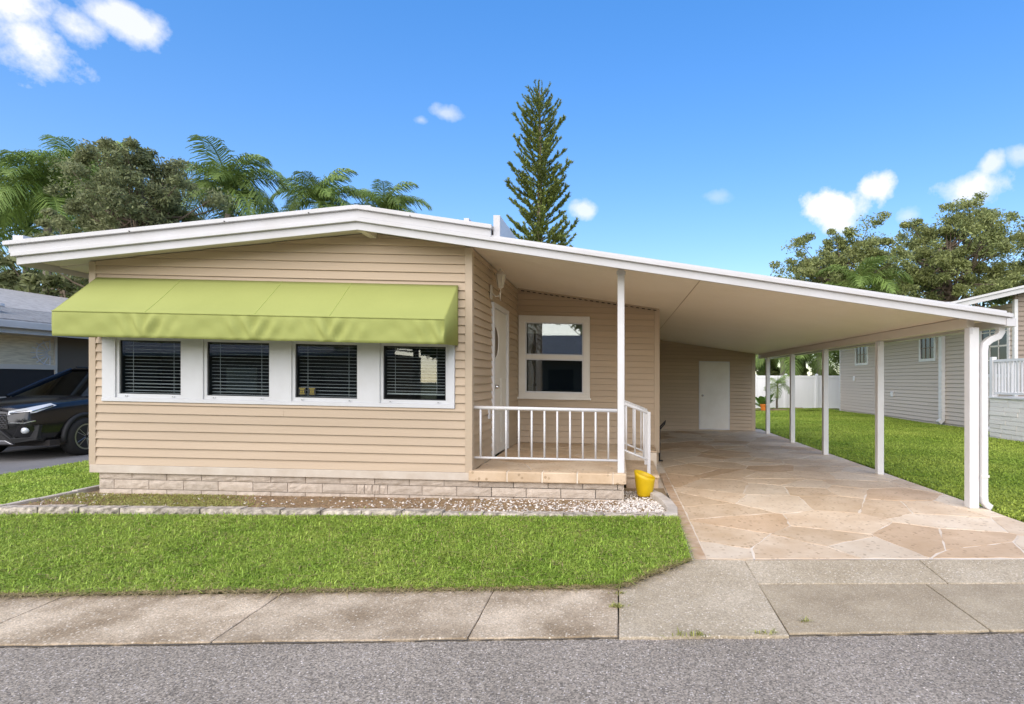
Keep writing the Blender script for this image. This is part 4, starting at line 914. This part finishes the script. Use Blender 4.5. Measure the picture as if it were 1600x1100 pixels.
def broad_tree(name, base, h, rx, rz, label, seed, lm, nleaf, size, nclump=46, group=None, gaps=.55, trunk_r=.2, lean=0.0):
    r = random.Random(seed); rn = np.random.default_rng(seed)
    t = thing(name, base, label, 'tree', group); bx, by, bz = base
    cz_ = bz + h - rz
    tr = MB(); top = Vector((bx+lean, by, cz_+rz*.35))
    tp = [Vector((bx, by, bz-.1)), Vector((bx+lean*.3+r.uniform(-.1, .1), by, bz+(cz_-bz)*.5)), Vector((bx+lean*.7, by, cz_-rz*.35)), top]
    tr.tube(tp, [trunk_r, trunk_r*.8, trunk_r*.62, trunk_r*.2], 8); tr.build('trunk', 'bark', t, smooth=True)
    cl = []; lb = MB()
    for k in range(nclump):
        q = r.uniform(0, 2*math.pi); ph = math.asin(r.uniform(-.75, 1)); rad = r.uniform(.45, 1.0)*(1+.18*math.sin(q*3+seed))
        p = Vector((bx+lean+rx*rad*math.cos(ph)*math.cos(q), by+rx*rad*math.cos(ph)*math.sin(q), cz_+rz*rad*math.sin(ph)))
        s = r.uniform(.10, .2)*rx+.12
        cl.append((tuple(p), (s*1.25, s*1.25, s*.72)))
        for e in range(2):
            v = Vector((r.uniform(-1, 1), r.uniform(-1, 1), r.uniform(-.4, .8))); cl.append((tuple(p+v*s*1.1), (s*.55, s*.55, s*.38)))
        a = tp[1].lerp(top, r.uniform(.25, 1)); mid = a.lerp(p, .55) + Vector((0, 0, -.08*rx + r.uniform(-.1, .1)))
        lb.tube([a, mid, p], [trunk_r*.28, trunk_r*.16, trunk_r*.06], 5, False)
    lb.build('limbs', 'bark', t, smooth=True)
    V, F = leaf_cloud(cl, nleaf, size, rn); raw('crown', V - np.array(base), F, lm, t, c=base)
    return t

# palm frond meshes, shared
def frond_mesh(seed, length, arch, droop):
    r = random.Random(seed); vs = []; fs = []; n = 14; pts = []
    x = z = 0.0; ang = arch
    for i in range(n+1):
        pts.append(Vector((x, 0, z))); step = length/n; x += step*math.cos(ang); z += step*math.sin(ang); ang -= (arch+droop)/n * (0.5+1.0*i/n)
    mb = MB(); mb.tube(pts, [.035*(1-i/(n+1))+.006 for i in range(n+1)], 5)
    nl = 72
    for k in range(nl):
        t = .10+.90*k/nl; f = t*n; i = min(int(f), n-1); p = pts[i].lerp(pts[i+1], f-i); tg = (pts[i+1]-pts[i]).normalized()
        ll = length*.34*(math.sin(math.pi*min(1, .18+t*.86))**.6)*r.uniform(.8, 1.1)
        for s in (-1, 1):
            up = Vector((-tg.z, 0, tg.x)); d = (tg*r.uniform(.5, .85) + Vector((0, s*1, 0)) + up*r.uniform(-.1, .55)).normalized()
            w = .021*length/3
            a = p; b = p + d*ll*.5; c = p + d*ll*.86 + Vector((0, 0, -ll*r.uniform(.2, .48))); e = c + Vector((d.x*.1, d.y*.1, -.25))*ll*.4
            sd = tg*w
            mb.add([a-sd*.6, a+sd*.6, b+sd, b-sd, c+sd*.7, c-sd*.7, e], [(0, 1, 2, 3), (3, 2, 4, 5), (5, 4, 6)])
    me = bpy.data.meshes.new('frond'); me.from_pydata(mb.v, [], mb.f); me.materials.append(MATS['palm_leaf']); return me
FR = [frond_mesh(1, 3.0, R(35), R(75)), frond_mesh(2, 3.1, R(20), R(95)), frond_mesh(3, 2.9, R(50), R(60)), frond_mesh(4, 3.0, R(5), R(110))]
def palm(base, h, label, seed, nf=17, sc=1.0, tr_r=.16, group='palms behind the home', shaft=True):
    r = random.Random(seed); t = thing('palm_tree', base, label, 'tree', group); bx, by, bz = base
    hs = .95*sc if shaft else .25
    tr = MB().tube([(bx, by, bz-.1), (bx, by, bz+h*.4), (bx+.04, by, bz+h-hs)], [tr_r*1.15, tr_r, tr_r*.85], 12).build('trunk', 'palm_trunk', t, smooth=True)
    MB().tube([(bx+.04, by, bz+h-hs), (bx+.04, by, bz+h-hs*.7), (bx+.04, by, bz+h+.1)], [tr_r*.8, tr_r*.95, tr_r*.4], 12).build('crownshaft' if shaft else 'leaf_bases', 'crownshaft' if shaft else 'bark', t, smooth=True)
    for k in range(nf):
        f = k/(nf-1); lift = 78 - 92*f + r.uniform(-7, 7); q = k*2.39996 + r.uniform(-.25, .25)
        me = FR[2] if f < .25 else FR[0] if f < .5 else FR[1] if f < .8 else FR[3]
        o = place('frond', me, (bx+.04, by, bz+h+.02), t)
        ang = R(lift - {0: 35, 1: 20, 2: 50, 3: 5}[FR.index(me)])
        o.rotation_euler = (r.uniform(-.25, .25), -ang, q); s = sc*r.uniform(.82, 1.08); o.scale = (s, s, s)
    MB().tube([(bx+.04, by, bz+h), (bx+.06, by, bz+h+1.5*sc)], [.03, .004], 5).build('spear_leaf', 'rachis', t)
    return t
palm((-24.8, 25, 0), 9.6, 'tall palm with green crownshaft left of the olive tree', 31, sc=1.1, nf=22)
palm((-28.8, 28, 0), 8.9, 'leftmost palm, its fronds cut by the edge of the picture', 32, sc=1.3)
palm((-28.6, 31, 0), 12.2, 'palm rising behind the olive tree on the far left, fronds above its crown', 36, sc=1.25)
palm((-19.0, 28, 0), 10.7, 'full palm just right of the olive tree', 33, sc=1.12, nf=23)
palm((-16.6, 32, 0), 11.4, 'middle palm above the left roof slope', 34, sc=1.0, nf=22)
palm((-13.9, 34, 0), 11.4, 'rightmost palm above the roof, just left of the ridge', 35, sc=1.0, nf=22)
palm((-27.5, 24, 0), 5.6, 'low palm behind the brown bungalow roof', 37, sc=1.1)
palm((-24.2, 27, 0), 5.6, 'low palm seen under the left eave', 38, sc=1.0)
palm((14.2, 34, 0), 6.9, 'dark palm among the trees right of the carport roof', 41, sc=1.05, group='palms on the right', shaft=False)
palm((9.4, 33, 0), 3.3, 'short palm behind the white fence', 42, sc=.95, group='palms on the right', shaft=False)
palm((11.8, 34, 0), 3.6, 'short palm behind the right end of the white fence', 43, sc=1.0, group='palms on the right', shaft=False)
palm((7.6, 27.6, .1), 1.2, 'small young palm in front of the white fence', 44, nf=8, sc=.34, tr_r=.05, group='palms on the right', shaft=False)
broad_tree('olive_tree', (-16.9, 20.5, 0), 9.8, 2.35, 2.1, 'dull olive-green spreading tree between the left palms', 51, 'oak_leaf', 46000, .062, 70)
broad_tree('olive_tree', (-19.6, 22.0, 0), 8.6, 2.2, 1.7, 'smaller olive-green tree filling in behind the left palms', 52, 'oak_leaf', 22000, .07, 34)
broad_tree('background_tree', (-27.5, 29, 0), 7.2, 3.6, 3.2, 'dark leafy tree low behind the bungalow roof', 53, 'oak_leaf', 12000, .16, 34)
broad_tree('background_tree', (-23.2, 24.0, 0), 7.6, 2.8, 2.9, 'dark leafy tree seen under the left eave', 54, 'oak_leaf', 9000, .15, 26)
broad_tree('open_tree', (14.2, 36, 0), 10.9, 3.6, 2.9, 'open-crowned tree over the right end of the carport roof', 55, 'tree_leaf', 40000, .095, 84)
broad_tree('open_tree', (21.8, 38, 0), 13.7, 4.3, 4.6, 'taller open tree with brown trunk above the neighbouring roof', 56, 'tree_leaf', 60000, .10, 96, trunk_r=.34)
broad_tree('open_tree', (29.5, 38, 0), 12.6, 4.2, 4.4, 'tree at the right edge above the neighbouring roof', 57, 'tree_leaf', 40000, .11, 70, trunk_r=.3)
broad_tree('background_tree', (19.0, 42, 0), 8.0, 5.0, 3.0, 'green tree low between the two open trees', 58, 'tree_leaf', 13000, .18, 36)
broad_tree('background_tree', (26.0, 44, 0), 9.0, 5.0, 3.2, 'green tree low beneath the tree at the right edge', 60, 'tree_leaf', 12000, .18, 34)
for i, (x, y, h, rx, lab) in enumerate(((8.6, 38, 5.0, 3.2, 'leafy tree behind the fence, seen past the store wall'), (12.6, 39, 5.4, 3.0, 'leafy tree behind the fence beside the taupe house'), (7.2, 46, 6.0, 4.0, 'farther tree behind the fence, between the carport posts'))):
    broad_tree('background_tree', (x, y, 0), h, rx, 2.2, lab, 61+i, 'tree_leaf', 9000, .16, 26)
# banana-like shrub and orange flower pot by the fence end
sh = thing('leafy_shrub', (6.9, 27.3, .15), 'bright green broad-leaved shrub left of the white fence', 'shrub')
rl_ = random.Random(6)
for k in range(16):
    q = k*2.4; L_ = rl_.uniform(.8, 1.3); tilt = rl_.uniform(.35, 1.2); a = Vector((6.9, 27.3, .2)); d = Vector((math.cos(q)*math.cos(tilt), math.sin(q)*math.cos(tilt), math.sin(tilt)))
    sd = d.cross(Vector((0, 0, 1))).normalized(); p = [a, a+d*L_*.4, a+d*L_*.75+Vector((0, 0, -.05)), a+d*L_+Vector((0, 0, -.22))]; ww = [.02, .14, .13, .01]
    vs = [p[i]+sd*ww[i]*s for i in range(4) for s in (-1, 1)]
    MB().add(vs, [(0, 1, 3, 2), (2, 3, 5, 4), (4, 5, 7, 6)]).build('leaf', 'shrub_leaf', sh, smooth=True)
op = thing('flower_pot', (6.75, 26.6, .15), 'small orange flower pot below the broad-leaved shrub', 'pot')
MB().lathe([(.14, 0), (.19, .26), (.21, .26), (.21, .31), (.17, .31), (.16, .22)], (6.75, 26.6, .15), 16).build('pot', 'orange', op, smooth=False)
MB().lathe([(.001, .215), (.16, .22)], (6.75, 26.6, .15), 12).build('soil', 'soil', op)

# Norfolk pine
def pine_branch(seed, L_):
    r = random.Random(seed); mb = MB()
    n = 9; pts = [Vector((L_*i/n, 0, L_*(.10*(i/n) + .42*(i/n)**2))) for i in range(n+1)]
    mb.tube(pts, [.028*(1-i/(n+1))+.006 for i in range(n+1)], 5)
    def brush(a, b, cnt, wid):
        d = (b-a); 
        for k in range(cnt):
            p = a.lerp(b, r.random()); t = d.normalized(); v = Vector((r.gauss(0, 1), r.gauss(0, 1), r.gauss(0, 1)+.5)); v -= t*v.dot(t); v.normalize()
            e = p + (v*.75+t*.75)*wid*r.uniform(.6, 1.1); sd = t.cross(v)*wid*.16
            mb.add([p-sd, p+sd, e+sd*.5, e-sd*.5], [(0, 1, 2, 3)])
    for i in range(2, n): brush(pts[i], pts[i+1], 34, .12)
    brush(pts[1], pts[2], 10, .11)
    for i in range(3, n):
        for s in (-1, 1):
            if r.random() < .5:
                d = ((pts[i+1]-pts[i]).normalized()*.8 + Vector((0, s*.8, .25))).normalized(); l2 = L_*.32*(1-.45*i/n)*r.uniform(.7, 1.2)
                e = pts[i]+d*l2; mb.tube([pts[i], e], [.012, .005], 4); brush(pts[i].lerp(e, .2), e, int(60*l2/.4), .11)
    me = bpy.data.meshes.new('branch'); me.from_pydata(mb.v, [], mb.f); me.materials.append(MATS['pine_leaf']); return me
PB = [pine_branch(70+i, 1.5) for i in range(4)]
pine = thing('norfolk_pine', (-4.1, 30, 0), 'tall narrow conifer with upswept branches standing behind the home', 'tree')
PH = 17.0
MB().tube([(-4.1, 30, -.1), (-4.1, 30, 8), (-4.08, 30, 14), (-4.1, 30, PH-.3)], [.24, .18, .08, .02], 10).build('trunk', 'bark', pine, smooth=True)
rp = random.Random(77); z = 6.6; w = 0
while z < PH-.5:
    f = (z-6.6)/(PH-6.6); L_ = (2.05-.6*f if f < .75 else 1.6*(1-(f-.75)/.25*.72))*rp.uniform(.85, 1.1)
    nb_ = 7 if f < .7 else 6
    for k in range(nb_):
        if rp.random() < .05: continue
        o = place('branch', rp.choice(PB), (-4.1, 30, z+rp.uniform(-.1, .1)), pine); s = L_/1.5*rp.uniform(.75, 1.1)
        lift = .05 + .30*f
        o.rotation_euler = (rp.uniform(-.15, .15), -lift + rp.uniform(-.1, .1), 2*math.pi*k/nb_ + w + rp.uniform(-.2, .2)); s1 = max(s, .35); o.scale = (s, s*.9, s)
    w += .5; z += .44*(1-.25*f)
o = place('branch', PB[0], (-4.1, 30, PH-1.25), pine); o.rotation_euler = (0, -R(72), .5); o.scale = (.95, .42, .42)
o = place('branch', PB[1], (-4.1, 30, PH-1.2), pine); o.rotation_euler = (0, -R(74), 3.6); o.scale = (.88, .42, .42)

# trees and a car across the street, seen only as reflections in the panes
for i, (x, y, h) in enumerate(((-10.2, -15.5, 6.5), (-1.5, -26, 8.5), (6.5, -24, 6.5), (14, -22, 8))):
    broad_tree('street_tree', (x, y, 0), h, 3.2, 2.3, ['bushy tree between the two brown houses across the street', 'tallest tree behind the brown house straight across the street', 'smallest tree right of the brown houses across the street', 'rightmost tree across the street'][i], 81+i, 'tree_leaf', 5000, .26, 24, group='trees across the street')

for x0, x1, lab, wm in ((-9, 6, 'brown house straight across the street, mirrored in the porch window', 'brown_wall'), (-31, -11.5, 'long brown house across the street, mirrored in the row of front panes', 'brown_wall')):  # second house is added to block the sun lamp's reflection in the front panes
    ac = thing('house_across_street', ((x0+x1)/2, -17, 0), lab, 'house', 'houses across the street')
    aww = MB().box(x0, x1, -20, -15, -.05, 2.9).build('wall', wm, ac)
    x = x0+1.4
    while x < x1-2: box('window', 'cream_panel' if int(x) % 2 else 'interior', aww, x, x+1.5, -14.998, -14.95, 1.0, 2.2); x += 3.4
    MB().prism([(x0-.6, -14.4, 2.75), (x1+.6, -14.4, 2.75), (x1, -17.5, 4.3), (x0, -17.5, 4.3)], (0, 0, .15)).build('roof', 'shingle', ac)
# ------------------------------------------------------------ grass, gravel, litter (uncountable)
def blades(name, P, m, h, w, seed, label=None, lean=.55, flat=0.0):
    rn = np.random.default_rng(seed); n = len(P)
    q = rn.random(n)*2*np.pi; d = np.stack([np.cos(q), np.sin(q), np.zeros(n)], 1); sd = np.stack([-np.sin(q), np.cos(q), np.zeros(n)], 1)
    H = (h*(.55+.7*rn.random(n)))[:, None]; W = (w*(.7+.6*rn.random(n)))[:, None]; L_ = (np.abs(rn.normal(size=n))*lean)[:, None]*H
    up = np.array([0, 0, 1.0])[None]
    m1 = P + d*L_*.35 + up*H*.6*(1-flat); t = P + d*L_ *1.1 + up*H*(1-flat)*(.95 - .25*np.minimum(L_/H, 1.2))
    V = np.stack([P-sd*W*.5, P+sd*W*.5, m1+sd*W*.5, m1-sd*W*.5, t], 1).reshape(-1, 3)
    b = np.arange(n)[:, None]*5
    return raw(name, V, [b+np.array([[0, 1, 2, 3]]), b+np.array([[3, 2, 4]])], m, kind='stuff')
rn = np.random.default_rng(5)
def vec(f): return np.vectorize(f)
def front_pts(n):
    x = rn.uniform(-7.4, .60, n); t = rn.random(n)
    y0 = np.where(x < 0, 4.295+.036*x, 4.275+.83*x); y1 = 5.75
    y = y0 + (y1-y0)*t; keep = rn.random(n) < (y1-y0)/1.75
    x, y = x[keep], y[keep]; cl = np.sin(x*3.1+np.sin(y*4.2)*1.3)*np.sin(y*5.3+x*1.7)
    k2 = rn.random(len(x)) < .80+.25*cl; x, y = x[k2], y[k2]
    return np.stack([x, y, vec(lawn_z)(x, y)-.004], 1)
P = front_pts(280000)
sel = rn.random(len(P)) < .02
g = blades('long_grass', P[sel], 'grass', .072, .0075, 12, lean=.9); tag(g, 'taller uncut blades standing out of the front lawn', 'grass')
g = blades('lawn_grass', P[~sel], 'grass', .048, .0068, 1, lean=1.0); tag(g, 'short thick green grass of the front lawn', 'grass')
def scat(n, x0, x1, y0, y1, zf, cond=None):
    x = rn.uniform(x0, x1, n); y = rn.uniform(y0, y1, n)
    if cond is not None: k = cond(x, y); x, y = x[k], y[k]
    return np.stack([x, y, vec(zf)(x, y)-.004], 1)
sel2 = rn.random(len(P)) < .035
g = blades('thatch', P[sel2]+np.array([0, 0, .022]), 'dry_grass', .05, .005, 13, lean=1.5, flat=.5); tag(g, 'dry tan blades mixed through the front lawn', 'grass')
P = scat(620000, 4.24, 10.3, 5.0, 29, right_z, lambda x, y: (x < .78*y+1.2) & (x > vec(right_x0)(y)+.03*np.sin(y*9)) & (rn.random(len(x)) < np.clip(9.0/y, .25, 1)) & ~((x > 9.2) & (y < 14.5)))
P[:, 2] = np.where(P[:, 1] < 5.5, .085, P[:, 2])
g = blades('side_grass', P, 'grass_far', .055, .016, 2, lean=1.0); tag(g, 'mown green grass between the carport and the taupe house', 'grass')
P = scat(90000, -9.0, -6.42, 5.75, 17, left_z)
g = blades('verge_grass', P, 'grass', .05, .012, 3, lean=1.0); tag(g, 'strip of green grass left of the planting bed', 'grass')
# weeds and dry litter in the bed, tan runners along the lawn edge
P = scat(16000, -6.3, -2.6, 5.87, 6.74, bed_z, lambda x, y: (np.sin(x*2.3)+np.sin(y*6+x)*.6 - (x+4.2)*.55 > rn.random(len(x))*1.6-.4))
g = blades('bed_weeds', P, 'weeds', .030, .007, 4, lean=1.2); tag(g, 'thin yellowish weeds growing in the planting bed', 'weeds')
P = scat(16000, -6.3, .35, 5.87, 6.76, bed_z); P[:, 2] += .004
g = blades('pine_straw', P, 'straw', .055, .005, 6, lean=1.6, flat=.85); tag(g, 'brown pine straw littering the planting bed', 'mulch')
x = rn.uniform(-7.4, .02, 9000); y = 4.28+.036*x + np.abs(rn.normal(size=9000))*.035 - .012
P = np.stack([x, y, vec(lawn_z)(x, np.maximum(y, 4.3))+.006], 1)
x2 = rn.uniform(0, .58, 900); y2 = 4.27+.84*x2+np.abs(rn.normal(size=900))*.04-.02
P = np.concatenate([P, np.stack([x2, y2, vec(lawn_z)(x2, np.maximum(y2, 4.3))+.012], 1)])
g = blades('dry_runners', P, 'dry_grass', .06, .005, 7, lean=1.5, flat=.7); tag(g, 'tan dry runners along the pavement edge of the lawn', 'grass')
P = []
for cx_, cy_, s, n in ((.0, 3.95, .05, 60), (.45, 3.52, .10, 45), (2.95, 4.81, .06, 70), (1.2, 3.72, .04, 16), (-.92, 4.24, .03, 30), (.0, 4.18, .04, 30), (.9, 3.55, .06, 25)):
    P.append(np.stack([rn.normal(cx_, s*.6, n), rn.normal(cy_, s*.22, n), np.full(n, .035)], 1))
g = blades('crack_weeds', np.concatenate(P), 'weeds', .03, .006, 8, lean=1.3); tag(g, 'little weeds growing in the pavement cracks', 'weeds')
# white marble chips
def chips(name, P, smin, smax, m, seed):
    rr_ = np.random.default_rng(seed); n = len(P)
    base = np.array([(1, 0, 0), (-1, 0, 0), (0, 1, 0), (0, -1, 0), (0, 0, 1), (0, 0, -1)], float)
    F = np.array([(0, 2, 4), (2, 1, 4), (1, 3, 4), (3, 0, 4), (2, 0, 5), (1, 2, 5), (3, 1, 5), (0, 3, 5)])
    s = rr_.uniform(smin, smax, (n, 1, 1)) * rr_.uniform(.6, 1.2, (n, 1, 3)) * np.array([1, 1, .7]); V = base[None]*s + rr_.normal(size=(n, 6, 3))*smin*.3
    q = rr_.random(n)*6.28; c, s_ = np.cos(q), np.sin(q); x = V[:, :, 0]*c[:, None]-V[:, :, 1]*s_[:, None]; y = V[:, :, 0]*s_[:, None]+V[:, :, 1]*c[:, None]; V = np.stack([x, y, V[:, :, 2]], 2)+P[:, None]
    return raw(name, V.reshape(-1, 3), (F[None]+np.arange(n)[:, None, None]*6).reshape(-1, 3), m, kind='stuff')
P = np.concatenate([scat(5200, -3.4, .50, 5.88, 6.76, bed_z, lambda x, y: rn.random(len(x)) < np.clip((x+3.4)/3.9, 0, 1)**1.5 * np.clip(1.15-(y-5.9)*.75, .2, 1)), scat(1000, .02, .50, 5.9, 7.4, bed_z, lambda x, y: x < .52-np.maximum(0, y-6.3)*.2), scat(110, -6.3, -5.7, 6.2, 6.75, bed_z, lambda x, y: x+6.3 < (y-6.1)*.9), scat(120, -6.2, -3, 5.88, 6.7, bed_z)]); P[:, 2] += .008
g = chips('white_gravel', P, .006, .021, 'pebble', 9); tag(g, 'white marble chips scattered over the planting bed', 'gravel')
P = scat(900, -7, 4, 3.0, 3.52, lambda x, y: 0.021, lambda x, y: rn.random(len(x)) < .5); g = chips('street_grit', P, .002, .005, 'pebble', 10); tag(g, 'loose grit on the street along the pavement edge', 'grit')
